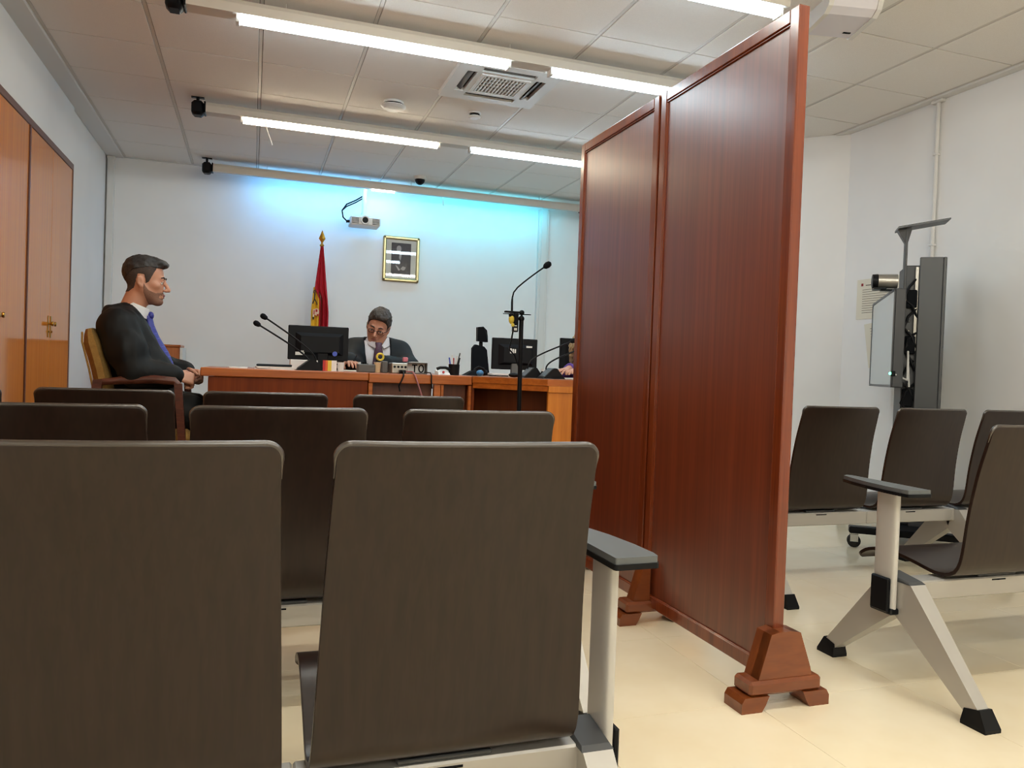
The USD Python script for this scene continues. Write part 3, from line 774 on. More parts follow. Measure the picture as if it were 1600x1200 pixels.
# wheeled base
for s_a in (.06, .84):
    part(tv, "base_bar", tv_box(s_a, s_a + .07, -.50, .18, .085, .125, .006), "black_plastic", 30)
part(tv, "base_plate", tv_box(.13, .84, -.34, -.05, .095, .118, .004), "black_plastic", 30)
for s_a in (.095, .875):
    for d_a in (-.46, .15):
        c = tv_pt(s_a, d_a, .037)
        w = part(tv, "caster", [cyl(c - np.r_[u, 0] * .02, c - np.r_[u, 0] * .006, .037, n=22), cyl(c + np.r_[u, 0] * .006, c + np.r_[u, 0] * .02, .037, n=22)], "rubber", 40)
        part(w, "caster_fork", [tv_box(s_a - .026, s_a - .021, d_a - .022, d_a + .022, .035, .082), tv_box(s_a + .021, s_a + .026, d_a - .022, d_a + .022, .035, .082), tv_box(s_a - .026, s_a + .026, d_a - .022, d_a + .022, .076, .084)], "chrome")

# notices on the right wall
nt = thing("wall_notice", "upper cream printed notice on the right wall behind the display", "notice", (4.275, 4.44, 1.44), "paper notices on the right wall")
part(nt, "sheet", box((4.2765, 4.235, 1.445), (4.2795, 4.645, 1.74)), "paper")
part(nt, "print", [box((4.2755, 4.64 - .05 - (.27 if k % 3 else .22), 1.66 - .017 * k), (4.2764, 4.64 - .05, 1.664 - .017 * k)) for k in range(11)] + [box((4.2755, 4.44, 1.69), (4.2764, 4.56, 1.698))], "ink")
part(nt, "crest", box((4.2755, 4.585, 1.69), (4.2764, 4.605, 1.71)), "ink_red")
nt = thing("wall_notice", "lower cream notice hanging askew on the right wall, half behind the display", "notice", (4.275, 4.4, 1.08), "paper notices on the right wall")
pl_ = Polygon([(4.56, 1.405), (4.30, 1.435), (4.27, 1.11), (4.50, 1.085)])
part(nt, "sheet", prism(pl_, "x", 4.2765, 4.2795), "paper")
part(nt, "print", [box((4.2755, 4.32, 1.37 - .02 * k), (4.2764, 4.50 - .004 * k, 1.374 - .02 * k)) for k in range(12)], "ink")

# ------------------------------------------------------------------ far wall: picture, flag, projector
pf = thing("framed_portrait", "gilt framed dark portrait photograph hanging on the far wall", "picture", (1.48, 8.2, 1.872))
x0, x1, z0, z1 = 1.284, 1.676, 1.872, 2.353
for a, b, c, d in ((x0, x1, z0, z0 + .035), (x0, x1, z1 - .035, z1), (x0, x0 + .035, z0, z1), (x1 - .035, x1, z0, z1)):
    part(pf, "frame_bar", box((a, 8.185, c), (b, 8.22, d), .01), "gold_frame")
part(pf, "mount_board", box((x0 + .03, 8.208, z0 + .03), (x1 - .03, 8.218, z1 - .03)), "mat_board")
part(pf, "photograph", box((1.375, 8.2055, 1.945), (1.585, 8.208, 2.285)), "photo_dark")
part(pf, "portrait_figure", [prism(Polygon([(1.455 + .027 * math.cos(t), 2.222 + .036 * math.sin(t)) for t in np.linspace(0, 6.28, 14)]), "y", 8.2048, 8.2055),
                             prism([(1.47, 2.19), (1.49, 2.18), (1.475, 2.10), (1.455, 2.13)], "y", 8.2048, 8.2055), prism([(1.42, 2.05), (1.445, 2.035), (1.475, 2.0), (1.455, 1.99)], "y", 8.2048, 8.2055),
                             prism([(1.475, 2.01), (1.50, 2.04), (1.535, 2.03), (1.52, 2.0), (1.50, 1.995)], "y", 8.2048, 8.2055)], "photo_pale")
part(pf, "glazing", box((x0 + .03, 8.198, z0 + .03), (x1 - .03, 8.2, z1 - .03)), "glass_pane")

fg = thing("flag_on_pole", "red and yellow flag hanging in folds from a pole with a brass spearhead", "flag", (.625, 7.85, ZD))
part(fg, "base", lathe([(0, 0), (.15, 0), (.15, .02), (.05, .06), (.03, .10), (0, .10)], (.625, 7.85, ZD), 28), "chair_wood", 30)
part(fg, "pole", cyl((.625, 7.85, ZD + .09), (.625, 7.85, 2.15), .014, n=14), "chair_wood", 40)
part(fg, "spearhead", [lathe([(0, 0), (.02, .0), (.022, .012), (.011, .02), (.009, .035)], (.625, 7.85, 2.13), 16), hexa([(.625 - .032, 7.85, 2.205), (.625 + .032, 7.85, 2.205), (.625, 7.84, 2.205), (.625, 7.86, 2.205)], [(.625, 7.85, 2.29), (.625, 7.85, 2.155)])], "brass")
# draped cloth: red field, and the yellow centre band showing low on the left
zz = np.linspace(2.125, .95, 60)


def drape(xl, xr, ph, dep, nf, t=0.004):
    us = np.linspace(0, 1, 40)
    P = np.zeros((len(zz), len(us), 3)); N = np.zeros_like(P); N[..., 1] = -1
    for i, z in enumerate(zz):
        q = (2.125 - z) / 1.175
        a, b = xl(q), xr(q)
        for j, uu in enumerate(us):
            P[i, j] = (a + (b - a) * uu, 7.835 - dep * min(1, .2 + 1.6 * q) * math.sin(uu * nf * math.pi + ph + q * .6), z)
    return sheet(P, N, np.full(P.shape[:2], t))


red = part(fg, "red_band", drape(lambda q: .612 - .055 * min(1, q / .42) + .058 * max(0, min(1, (q - .35) / .10)), lambda q: .640 + .07 * min(1, q / .55), .3, .022, 5.0), "red_cloth", True)
zz = np.linspace(1.72, .95, 44)
yel = part(fg, "yellow_band", drape(lambda q: .556 - .018 * min(1, max(0, q - .34) / .2), lambda q: .580 + .055 * min(1, max(0, q - .34) / .10), 1.2, .016, 3.0), "yellow_cloth", True)
part(fg, "crest", [tube([(.562, 7.80, 1.69), (.556, 7.80, 1.665), (.566, 7.80, 1.655), (.574, 7.80, 1.68), (.562, 7.80, 1.69)], .005, 6), tube([(.568, 7.80, 1.655), (.566, 7.80, 1.60), (.55, 7.80, 1.555)], .006, 6), tube([(.568, 7.80, 1.60), (.585, 7.80, 1.57), (.592, 7.80, 1.545)], .005, 6), box((.553, 7.797, 1.40), (.566, 7.803, 1.425))], "flag_black")
part(fg, "crest_shield", [prism(Polygon([(.588 + .026 * math.cos(t), 1.475 + .036 * math.sin(t)) for t in np.linspace(0, 6.28, 16)]), "y", 7.798, 7.802), prism([(.553, 1.50), (.568, 1.50), (.568, 1.42), (.553, 1.42)], "y", 7.798, 7.802)], "flag_pale")
part(fg, "crest_quarter", [box((.580, 7.794, 1.475), (.597, 7.798, 1.50)), box((.592, 7.794, 1.435), (.606, 7.798, 1.455)), box((.562, 7.794, 1.45), (.57, 7.798, 1.49))], "flag_crimson")

pj = thing("projector", "white projector with a round lens hanging from the ceiling before the far wall", "projector", (1.05, 8.02, 2.37))
bd = hexa([(.905, 7.90, 2.385), (1.205, 7.90, 2.372), (1.205, 8.12, 2.372), (.905, 8.12, 2.385)], [(.90, 7.905, 2.455), (1.20, 7.905, 2.485), (1.20, 8.115, 2.485), (.90, 8.115, 2.455)])
part(pj, "body", box((.90, 7.90, 2.385), (1.205, 8.12, 2.475), .012), "white_plastic", 30)
part(pj, "front_grille", [box((1.12, 7.897, 2.40 + .012 * k), (1.19, 7.90, 2.405 + .012 * k)) for k in range(5)] + [box((.915, 7.897, 2.40 + .012 * k), (.985, 7.90, 2.405 + .012 * k)) for k in range(5)], "vent_dark")
ln = part(pj, "lens_ring", tube([(1.045, 7.91, 2.436), (1.045, 7.872, 2.434)], [.044, .042], 24), "white_plastic", 40)
part(ln, "lens", tube([(1.045, 7.873, 2.434), (1.045, 7.868, 2.434)], [.030, .028], 20), "black_plastic", 40)
part(pj, "ceiling_pole", cyl((1.05, 8.03, 2.50), (1.05, 8.03, ZC), .024, n=18), "white_plastic", 40)
part(pj, "mount_plate", [box((.98, 7.97, 2.473), (1.12, 8.09, 2.482), .002), lathe([(0, 0), (.04, 0), (.026, .06), (0, .06)], (1.05, 8.03, 2.48), 18)] + [tube([(1.05, 8.03, 2.51), (1.05 + a, 8.03 + b, 2.475)], .006, 6) for a, b in ((-.11, -.08), (.11, -.08), (-.11, .08), (.11, .08))], "white_plastic", 40)
part(pj, "ceiling_flange", lathe([(0, 0), (.06, 0), (.06, -.008), (0, -.008)], (1.05, 8.03, ZC), 20), "white_plastic")
for k, off in enumerate((0.0, .022)):
    part(pj, "cable", tube([(1.03, 8.03, 2.70 - off), (.96, 8.02, 2.65 - off), (.87, 8.01, 2.60 - off), (.825, 8.0, 2.53), (.835, 7.98, 2.46), (.87, 7.97, 2.425), (.90, 7.97, 2.42)], .007 - .001 * k, 8), "black_plastic", 40)
part(pj, "plug", cyl((.865, 7.97, 2.42), (.905, 7.97, 2.425), .014, n=10), "black_plastic", 40)

# ------------------------------------------------------------------ chairs behind the desks
ch = thing("armchair", "tan upholstered wooden armchair that the man in profile sits in", "chair", (-.55, 4.42, ZD))
Yc = 4.42
for sd_ in (-1, 1):
    ya = Yc + sd_ * .285
    part(ch, "arm", tube([(-.70, ya, .845), (-.60, ya, .858), (-.45, ya, .868), (-.36, ya, .862), (-.335, ya, .84)], [.016, .02, .022, .02, .014], 10), "chair_wood", 40)
    part(ch, "front_leg", hexa([(-.30, ya - .018, ZD), (-.265, ya - .018, ZD), (-.30, ya + .018, ZD), (-.265, ya + .018, ZD)], [(-.36, ya - .02, .85), (-.325, ya - .02, .85), (-.36, ya + .02, .85), (-.325, ya + .02, .85)]), "chair_wood")
    part(ch, "rear_leg", hexa([(-.80, ya - .018, ZD), (-.765, ya - .018, ZD), (-.80, ya + .018, ZD), (-.765, ya + .018, ZD)], [(-.715, ya - .02, .86), (-.675, ya - .02, .86), (-.715, ya + .02, .86), (-.675, ya + .02, .86)]), "chair_wood")
    part(ch, "seat_rail", box((-.72, ya - .016, .50), (-.31, ya + .016, .56), .004), "chair_wood")
part(ch, "front_rail", box((-.32, Yc - .27, .50), (-.29, Yc + .27, .56), .004), "chair_wood")
part(ch, "seat_cushion", box((-.72, Yc - .262, .535), (-.275, Yc + .262, .615), .03), "tan_fabric", 50)


def pad_back(pts, hw, th):
    """upholstered back: side profile pts (x, z), half width hw, thickness th"""
    pts = np.array(pts, float)
    us = np.linspace(-1, 1, 15)
    P = np.zeros((len(pts), 15, 3)); N = np.zeros_like(P); T_ = np.zeros(P.shape[:2])
    tn = np.gradient(pts, axis=0); tn /= np.linalg.norm(tn, axis=1, keepdims=True)
    for i in range(len(pts)):
        e1 = min(i, len(pts) - 1 - i)
        for j, uu in enumerate(us):
            w = hw * (1 - .12 * max(0, 1 - e1 / 2.0))
            P[i, j] = (pts[i, 0] + .02 * uu * uu, Yc + uu * w, pts[i, 1])
            N[i, j] = (tn[i, 1], 0, -tn[i, 0])
            T_[i, j] = th * math.sqrt(max(.12, 1 - abs(uu) ** 6)) * (.45 + .55 * min(1, e1 / 2.0))
    return sheet(P, N, T_)


part(ch, "back_cushion", pad_back([(-.665, .64), (-.672, .68), (-.685, .75), (-.70, .83), (-.718, .91), (-.737, .98), (-.755, 1.04), (-.766, 1.08), (-.772, 1.105)], .245, .085), "tan_fabric", 50)
part(ch, "back_piping", tube([(-.716, Yc - .240, .74), (-.728, Yc - .243, .83), (-.744, Yc - .243, .91), (-.762, Yc - .241, .98), (-.778, Yc - .236, 1.04), (-.783, Yc - .21, 1.085)], .005, 7), "tan_fabric", 40)

oc = thing("office_chair", "tall narrow black office chair with a headrest, empty behind the corner desk", "chair", (1.66, 5.72, ZD))
part(oc, "headrest", hexa([(1.617, 5.62, 1.185), (1.70, 5.62, 1.18), (1.617, 5.66, 1.185), (1.70, 5.68, 1.18)], [(1.612, 5.60, 1.29), (1.655, 5.60, 1.296), (1.69, 5.62, 1.27), (1.705, 5.64, 1.22), (1.612, 5.65, 1.29), (1.69, 5.69, 1.27), (1.705, 5.69, 1.22)]), "black_plastic", 30)
part(oc, "headrest_post", box((1.645, 5.66, 1.13), (1.672, 5.675, 1.20), .003), "black_plastic")
bk = hexa([(1.582, 5.58, .74), (1.735, 5.58, .74), (1.582, 5.64, .74), (1.735, 5.66, .74)], [(1.575, 5.60, 1.13), (1.60, 5.60, 1.158), (1.67, 5.61, 1.145), (1.692, 5.61, 1.12), (1.578, 5.65, 1.13), (1.60, 5.65, 1.158), (1.67, 5.67, 1.145), (1.692, 5.67, 1.12)])
part(oc, "backrest", bk, "black_matte", 30)
part(oc, "seat", box((1.42, 5.32, .60), (1.88, 5.64, .67), .03), "black_matte", 50)
part(oc, "gas_column", cyl((1.65, 5.5, .25), (1.65, 5.5, .61), .028, n=16), "black_plastic", 40)
for k in range(5):
    a = math.radians(72 * k + 20)
    e = np.array([1.65 + .27 * math.cos(a), 5.5 + .27 * math.sin(a)])
    part(oc, "base_arm", tube([(1.65, 5.5, .27), (e[0], e[1], .235)], [.026, .016], 10), "black_plastic", 40)
    part(oc, "caster", ball((e[0], e[1], ZD + .027), .027, 2), "rubber", True)
jc = thing("office_chair", "black office chair with its back showing at the judge's shoulder", "chair", (.76, 5.55, ZD))
part(jc, "backrest", hexa([(.60, 5.52, .75), (.94, 5.52, .75), (.60, 5.58, .75), (.94, 5.58, .75)], [(.60, 5.56, 1.135), (.68, 5.57, 1.15), (.86, 5.57, 1.15), (.94, 5.56, 1.13), (.60, 5.62, 1.135), (.68, 5.62, 1.15), (.86, 5.62, 1.15), (.94, 5.62, 1.13)]), "black_matte", 30)
part(jc, "seat", box((.55, 5.10, .60), (1.01, 5.52, .67), .03), "black_matte", 50)
part(jc, "gas_column", cyl((.78, 5.33, .25), (.78, 5.33, .61), .028, n=16), "black_plastic", 40)
for k in range(5):
    a = math.radians(72 * k + 20)
    e = np.array([.78 + .27 * math.cos(a), 5.33 + .27 * math.sin(a)])
    part(jc, "base_arm", tube([(.78, 5.33, .27), (e[0], e[1], .235)], [.026, .016], 10), "black_plastic", 40)
    part(jc, "caster", ball((e[0], e[1], ZD + .027), .027, 2), "rubber", True)
wc = thing("office_chair", "black office chair holding the person half hidden by the screen", "chair", (2.17, 4.70, ZD))
part(wc, "seat", box((1.97, 4.50, .56), (2.37, 4.88, .63), .03), "black_matte", 50)
part(wc, "backrest", hexa([(2.28, 4.88, .70), (2.40, 4.62, .70), (2.32, 4.90, .70), (2.44, 4.64, .70)], [(2.28, 4.88, .98), (2.40, 4.62, .98), (2.32, 4.90, .98), (2.44, 4.64, .98)]), "black_matte", 30)
part(wc, "back_post", box((2.34, 4.72, .55), (2.38, 4.76, .75), .004), "black_plastic")
part(wc, "gas_column", cyl((2.17, 4.70, .25), (2.17, 4.70, .58), .028, n=16), "black_plastic", 40)
for k in range(5):
    a = math.radians(72 * k + 20)
    e = np.array([2.17 + .25 * math.cos(a), 4.70 + .25 * math.sin(a)])
    part(wc, "base_arm", tube([(2.17, 4.70, .27), (e[0], e[1], .235)], [.026, .016], 10), "black_plastic", 40)
    part(wc, "caster", ball((e[0], e[1], ZD + .027), .027, 2), "rubber", True)

# ------------------------------------------------------------------ on the desks
def monitor(label, x0, x1, z0, z1, y, neck_x, stickers, angle=0.0, light=False):
    cxm = (x0 + x1) / 2
    t = thing("monitor", label, "monitor", (cxm, y, ZT), "monitors on the desks")
    R_ = lambda m: rotz(m, angle, (cxm, y, 0)) if angle else m
    part(t, "casing", R_(box((x0, y + .004, z0), (x1, y + .03, z1), .004)), "black_plastic", 30)
    part(t, "back_bulge", R_(hexa([(x0 + .04, y + .004, z0 + .03), (x1 - .03, y + .004, z0 + .03), (x0 + .04, y + .004, z1 - .04), (x1 - .03, y + .004, z1 - .04)], [(x0 + .07, y - .02, z0 + .045), (x1 - .055, y - .02, z0 + .045), (x0 + .07, y - .02, z1 - .06), (x1 - .055, y - .02, z1 - .06)])), "black_plastic")
    part(t, "display_face", R_(box((x0 + .012, y + .0295, z0 + .014), (x1 - .012, y + .0312, z1 - .012))), "screen_off")
    part(t, "neck", R_(box((neck_x - .032, y - .012, ZT + .008), (neck_x + .032, y + .012, z0 + .07), .005)), "device_grey" if light else "black_plastic", 30)
    part(t, "foot", R_(box((neck_x - .11, y - .07, ZT), (neck_x + .11, y + .09, ZT + .012), .005)), "black_plastic", 30)
    for a, b, c, d in stickers:
        part(t, "sticker", R_(box((a, y - .0215, c), (b, y - .0195, d))), "sticker")
    return t


m1 = monitor("wide black monitor seen from behind, left of the judge, before the flag", .192, .530, .992, 1.188, 4.55, .385, [(.232, .282, 1.018, 1.036), (.262, .278, 1.03, 1.044)])
part(m1, "round_badge", cyl((.452, 4.532, 1.032), (.452, 4.526, 1.032), .014, n=18), "pen_blue", 40)
part(m1, "riser", box((.205, 4.50, ZT), (.355, 4.60, .992), .003), "paper_white")
m2 = monitor("black monitor with white stickers on its back, behind the microphone stand", 1.456, 1.762, .978, 1.180, 4.70, 1.614, [(1.676, 1.716, 1.122, 1.134), (1.566, 1.578, 1.082, 1.114), (1.582, 1.592, 1.082, 1.112), (1.596, 1.606, 1.085, 1.11)], light=True)
m3_ = monitor("black monitor half hidden by the edge of the wooden screen", 2.088, 2.43, .998, 1.218, 5.10, 2.26, [])


def desk_mic(label, base, heads, bends, ring=None):
    (bx0, bx1, by), t = base, None
    t = thing("gooseneck_microphone", label, "microphone", ((bx0 + bx1) / 2, by, ZT), "desk microphones")
    w = bx1 - bx0
    prof = [(bx0, ZT), (bx1, ZT), (bx1 - .02, ZT + .018), (bx0 + .62 * w, ZT + .058), (bx0 + .5 * w, ZT + .06)]
    part(t, "console", prism(prof, "y", by - .055, by + .055), "black_plastic")
    part(t, "key_panel", hexa([(bx0 + .012, by - .045, ZT + .0085), (bx0 + .012, by + .045, ZT + .0085), (bx0 + .45 * w, by - .045, ZT + .056), (bx0 + .45 * w, by + .045, ZT + .056)],
                              [(bx0 + .01, by - .045, ZT + .0115), (bx0 + .01, by + .045, ZT + .0115), (bx0 + .448 * w, by - .045, ZT + .059), (bx0 + .448 * w, by + .045, ZT + .059)]), "slate")
    for h_, bd_ in zip(heads, bends):
        pts = np.array([bd_[0], bd_[1], bd_[2], h_], float)
        s_ = np.linspace(0, 1, 16)[:, None]
        q = (1 - s_) ** 3 * pts[0] + 3 * (1 - s_) ** 2 * s_ * pts[1] + 3 * (1 - s_) * s_ ** 2 * pts[2] + s_ ** 3 * pts[3]
        g_ = part(t, "gooseneck", tube(q, .0045, 8), "black_plastic", 40)
        dr = (q[-1] - q[-2]) / np.linalg.norm(q[-1] - q[-2])
        part(g_, "mic_head", tube([q[-1] - dr * .012, q[-1] - dr * .005, q[-1] + dr * .012, q[-1] + dr * .024, q[-1] + dr * .029], [.006, .012, .0155, .012, .004], 14), "black_matte", 40)
        if ring:
            part(g_, "light_ring", tube([q[-1] - dr * .02, q[-1] - dr * .012], [.0085, .0085], 12), ring, 40)
    return t


desk_mic("black desk microphone pair reaching up left from before the left monitor", (.225, .385, 4.35), [(.062, 4.35, 1.210), (.028, 4.33, 1.170)], [[(.335, 4.37, .985), (.335, 4.37, 1.02), (.30, 4.36, 1.06)], [(.295, 4.33, .975), (.30, 4.33, 1.0), (.27, 4.33, 1.03)]])
desk_mic("black desk microphone pair reaching right from before the stickered monitor", (1.475, 1.605, 4.2), [(1.80, 4.22, 1.160)], [[(1.525, 4.22, .985), (1.52, 4.22, 1.05), (1.60, 4.22, 1.075)]])
desk_mic("black desk microphone on the corner desk nearest the wooden screen", (1.545, 1.68, 4.07), [(1.83, 4.07, 1.128)], [[(1.585, 4.08, .985), (1.58, 4.08, 1.03), (1.65, 4.08, 1.055)]])

def lay(name, label, cat, mesh, mat, group=None, smooth=False):
    return solo(name, label, cat, mesh, mat, smooth, group)

lay("loose_sheet", "white sheet of paper lying at the left end of the left desk", "paper", box((-.11, 4.22, ZT), (-.02, 4.42, ZT + .006)), "paper_white", "papers on the desks")
pp = thing("paper_stack", "stack of white papers under the dark folder on the left desk", "papers", (.10, 4.3, ZT))
for k in range(3):
    part(pp, "sheet", rotz(box((.02, 4.17, ZT + .005 * k), (.215, 4.43, ZT + .005 * k + .0045)), (-2, 3, 1)[k], (.12, 4.3, 0)), "paper_white")
lay("folder", "flat dark blue folder on the stack of papers on the left desk", "folder", rotz(box((.028, 4.19, ZT + .0155), (.205, 4.41, ZT + .026), .003), -3, (.12, 4.3, 0)), "robe_navy")
bk_ = thing("booklet", "small upright booklet with red, orange and cream stripes beside the left monitor", "booklet", (.40, 4.3, ZT))
for a, b, mt in ((.366, .38, "red"), (.38, .392, "orange"), (.392, .412, "yellow"), (.412, .440, "paper_white")):
    part(bk_, "stripe", box((a, 4.29, ZT), (b, 4.31, ZT + .058)), mt)
mg = thing("mug", "small white mug beside the striped booklet", "mug", (.463, 4.32, ZT))
part(mg, "cup", lathe([(0, 0), (.018, 0), (.021, .05), (.019, .05), (.016, .004), (0, .004)], (.463, 4.32, ZT), 20), "white_plastic", 40)
part(mg, "handle", tube([(.445, 4.31, ZT + .04), (.432, 4.31, ZT + .032), (.434, 4.31, ZT + .015), (.446, 4.31, ZT + .01)], .004, 7), "black_plastic", 40)
lay("notepad", "open white notepad under the judge's hands", "notepad", box((.50, 4.50, ZT), (.70, 4.72, ZT + .006)), "paper_white")
bx_ = thing("recorder_box", "dark grey desktop recorder box in front of the judge", "recorder", (.60, 4.3, ZT))
part(bx_, "body", box((.552, 4.25, ZT), (.645, 4.34, ZT + .045), .004), "device_grey", 30)
part(bx_, "dial", cyl((.59, 4.295, ZT + .045), (.59, 4.295, ZT + .054), .012, n=14), "black_plastic", 40)
part(bx_, "white_cap", cyl((.562, 4.295, ZT + .04), (.562, 4.295, ZT + .055), .009, n=12), "white_plastic", 40)
cp_ = thing("paper_cup", "beige paper cup beside the grey recorder box", "cup", (.660, 4.28, ZT))
part(cp_, "cup", lathe([(0, 0), (.015, 0), (.020, .056), (.018, .056), (.013, .003), (0, .003)], (.660, 4.28, ZT), 20), "beige", 40)
part(cp_, "cup_rim", lathe([(.018, .055), (.0215, .055), (.0215, .058), (.018, .058)], (.660, 4.28, ZT), 20), "paper", 40)
sp_ = thing("desk_speaker", "small upright dark grey desk speaker topped by a yellow ring", "speaker", (.695, 4.3, ZT))
part(sp_, "body", box((.684, 4.265, ZT), (.716, 4.335, ZT + .066), .004), "device_grey", 30)
part(sp_, "side_cover", box((.714, 4.27, ZT + .002), (.720, 4.33, ZT + .062), .002), "black_plastic")
lay("tape_ring", "yellow ring of tape standing on the small desk speaker", "tape", tube([(.676 + .018 * math.cos(t), 4.295, ZT + .088 + .018 * math.sin(t)) for t in np.linspace(0, 2 * math.pi, 19)], .006, 8), "yellow", None, 40)
dv = thing("cable_interface", "pale grey connector box with cables hanging over the desk edge", "electronics box", (.765, 4.25, ZT))
part(dv, "body", box((.726, 4.20, ZT), (.815, 4.31, ZT + .058), .004), "silver", 30)
for k in range(4):
    part(dv, "socket", cyl((.742 + .02 * k, 4.2, ZT + .036), (.742 + .02 * k, 4.194, ZT + .036), .0065, n=10), "black_plastic", 40)
part(dv, "plug", box((.765, 4.165, ZT + .004), (.80, 4.20, ZT + .02), .003), "black_plastic")
part(dv, "cable", tube([(.78, 4.17, ZT + .012), (.775, 4.11, ZT + .012), (.772, 4.085, ZT - .01), (.762, 4.085, .90), (.748, 4.088, .87), (.755, 4.09, .84)], .004, 6), "black_plastic", 40)
part(dv, "cable", tube([(.80, 4.17, ZT + .012), (.825, 4.11, ZT + .012), (.835, 4.085, ZT - .008), (.852, 4.083, .88), (.870, 4.083, .83), (.892, 4.085, .77), (.905, 4.09, .70)], .0045, 6), "cable_pink", 40)
fs = thing("document_stand", "white framed desk stand with dark letter-like cut-outs, right of the judge", "stand", (.875, 4.3, ZT))
for a, b, c, d in ((.822, .942, ZT, ZT + .006), (.822, .942, ZT + .058, ZT + .064), (.822, .828, ZT, ZT + .064), (.936, .942, ZT, ZT + .064)):
    part(fs, "frame_bar", box((a, 4.275, c), (b, 4.33, d), .002), "device_grey")
part(fs, "back_plate", box((.826, 4.322, ZT + .004), (.938, 4.328, ZT + .06)), "paper_white")
part(fs, "letter", [box((.862, 4.318, ZT + .046), (.893, 4.322, ZT + .053)), box((.874, 4.318, ZT + .008), (.881, 4.322, ZT + .05))], "black_plastic", label="dark letter T")
part(fs, "letter", tube([(.915 + .013 * math.cos(t), 4.319, ZT + .030 + .02 * math.sin(t)) for t in np.linspace(0, 2 * math.pi, 17)], .0035, 6), "black_plastic", 40, label="dark letter O")
part(fs, "cable", tube([(.925, 4.275, ZT + .01), (.925, 4.12, ZT + .01), (.925, 4.088, ZT - .004), (.924, 4.085, .90), (.930, 4.088, .86)], .0035, 6), "black_plastic", 40)
lay("pink_case", "small pink case on the white framed desk stand", "case", box((.805, 4.285, ZT + .0645), (.832, 4.32, ZT + .092), .005), "pink", None, 40)
lay("loose_sheet", "white sheet of paper on the framed desk stand beside the pink case", "paper", rotz(box((.845, 4.28, ZT + .0645), (.925, 4.325, ZT + .0675)), 3, (.88, 4.3, 0)), "paper_white", "papers on the desks")
ph = thing("desk_phone", "small dark desk phone left of the pen pot", "telephone", (1.035, 4.3, ZT))
part(ph, "body", hexa([(1.0, 4.25, ZT), (1.07, 4.25, ZT), (1.0, 4.35, ZT), (1.07, 4.35, ZT)], [(1.003, 4.26, ZT + .012), (1.067, 4.26, ZT + .012), (1.003, 4.345, ZT + .026), (1.067, 4.345, ZT + .026)]), "paper_white")
part(ph, "handset", tube([(1.0, 4.29, ZT + .032), (1.02, 4.29, ZT + .04), (1.05, 4.29, ZT + .041), (1.075, 4.29, ZT + .032)], [.009, .008, .008, .010], 8), "black_plastic", 40)
part(ph, "key", cyl((1.03, 4.255, ZT + .014), (1.03, 4.25, ZT + .016), .007, n=10), "red", 40)
pt = thing("pen_pot", "dark wire pen pot full of pens at the right end of the middle desk", "pen holder", (1.103, 4.3, ZT))
part(pt, "pot", lathe([(0, 0), (.03, 0), (.032, .062), (.029, .062), (.027, .004), (0, .004)], (1.103, 4.3, ZT), 20), "black_plastic", 40)
for k, (dx, lean, L_, mt) in enumerate(((-.022, -.006, .10, "pen_blue"), (-.012, -.003, .115, "paper_white"), (-.004, .002, .098, "red"), (.006, .006, .11, "white_plastic"), (.013, .022, .128, "device_grey"), (.02, .01, .10, "black_plastic"))):
    yo = (.006, -.006)[k % 2]
    part(pt, "pen", cyl((1.103 + dx * .6, 4.3 + yo, ZT + .006), (1.103 + dx + lean, 4.3 + yo * 1.5, ZT + L_), .004, n=8), mt, 40)
hp = thing("headset", "black headset lying beside the blue ball on the corner desk", "headset", (1.26, 4.4, ZT))
part(hp, "pouch", hexa([(1.19, 4.36, ZT), (1.27, 4.36, ZT), (1.19, 4.46, ZT), (1.27, 4.46, ZT)], [(1.235, 4.38, ZT + .028), (1.268, 4.38, ZT + .03), (1.235, 4.44, ZT + .028), (1.268, 4.44, ZT + .03)]), "black_matte")
part(hp, "headband", tube([(1.262, 4.44, ZT + .01), (1.272, 4.45, ZT + .04), (1.295, 4.45, ZT + .052), (1.325, 4.45, ZT + .042), (1.343, 4.45, ZT + .012)], .007, 8), "black_plastic", 40)
part(hp, "ear_cup", tube([(1.325, 4.46, ZT + .018), (1.35, 4.46, ZT + .018)], [.018, .016], 14), "black_plastic", 40)
part(hp, "cord", tube([(1.34, 4.45, ZT + .006), (1.37, 4.40, ZT + .005), (1.33, 4.34, ZT + .005), (1.38, 4.30, ZT + .005), (1.44, 4.32, ZT + .005)], .0035, 6), "black_plastic", 40)
lay("stress_ball", "small shiny blue ball beside the black headset", "ball", ball((1.268, 4.33, ZT + .017), (.022, .02, .018), 2), "blue_plastic", None, True)
pp = thing("paper_stack", "pile of white papers below the stickered monitor", "papers", (1.45, 4.4, ZT))
for k in range(3):
    part(pp, "sheet", rotz(box((1.37, 4.43, ZT + .006 * k), (1.55, 4.60, ZT + .006 * k + .0055)), (4, -3, 1)[k], (1.46, 4.5, 0)), "paper_white")
lay("computer_mouse", "small black computer mouse before the stickered monitor", "mouse", ball((1.47, 4.30, ZT + .012), (.035, .022, .014), 2), "black_plastic", None, True)
lay("loose_sheet", "white sheets on the corner desk beside the wooden screen", "paper", box((1.72, 4.12, ZT), (1.94, 4.32, ZT + .006)), "paper_white", "papers on the desks")
bo = thing("ink_bottle", "tiny dark capped bottle behind the right desk microphone", "bottle", (1.655, 4.28, ZT))
part(bo, "glass_body", lathe([(0, 0), (.011, 0), (.011, .03), (.006, .04), (0, .04)], (1.655, 4.32, ZT), 14), "robe_navy", 40)
part(bo, "cap", lathe([(0, .04), (.008, .04), (.008, .054), (0, .054)], (1.655, 4.32, ZT), 14), "white_plastic", 40)

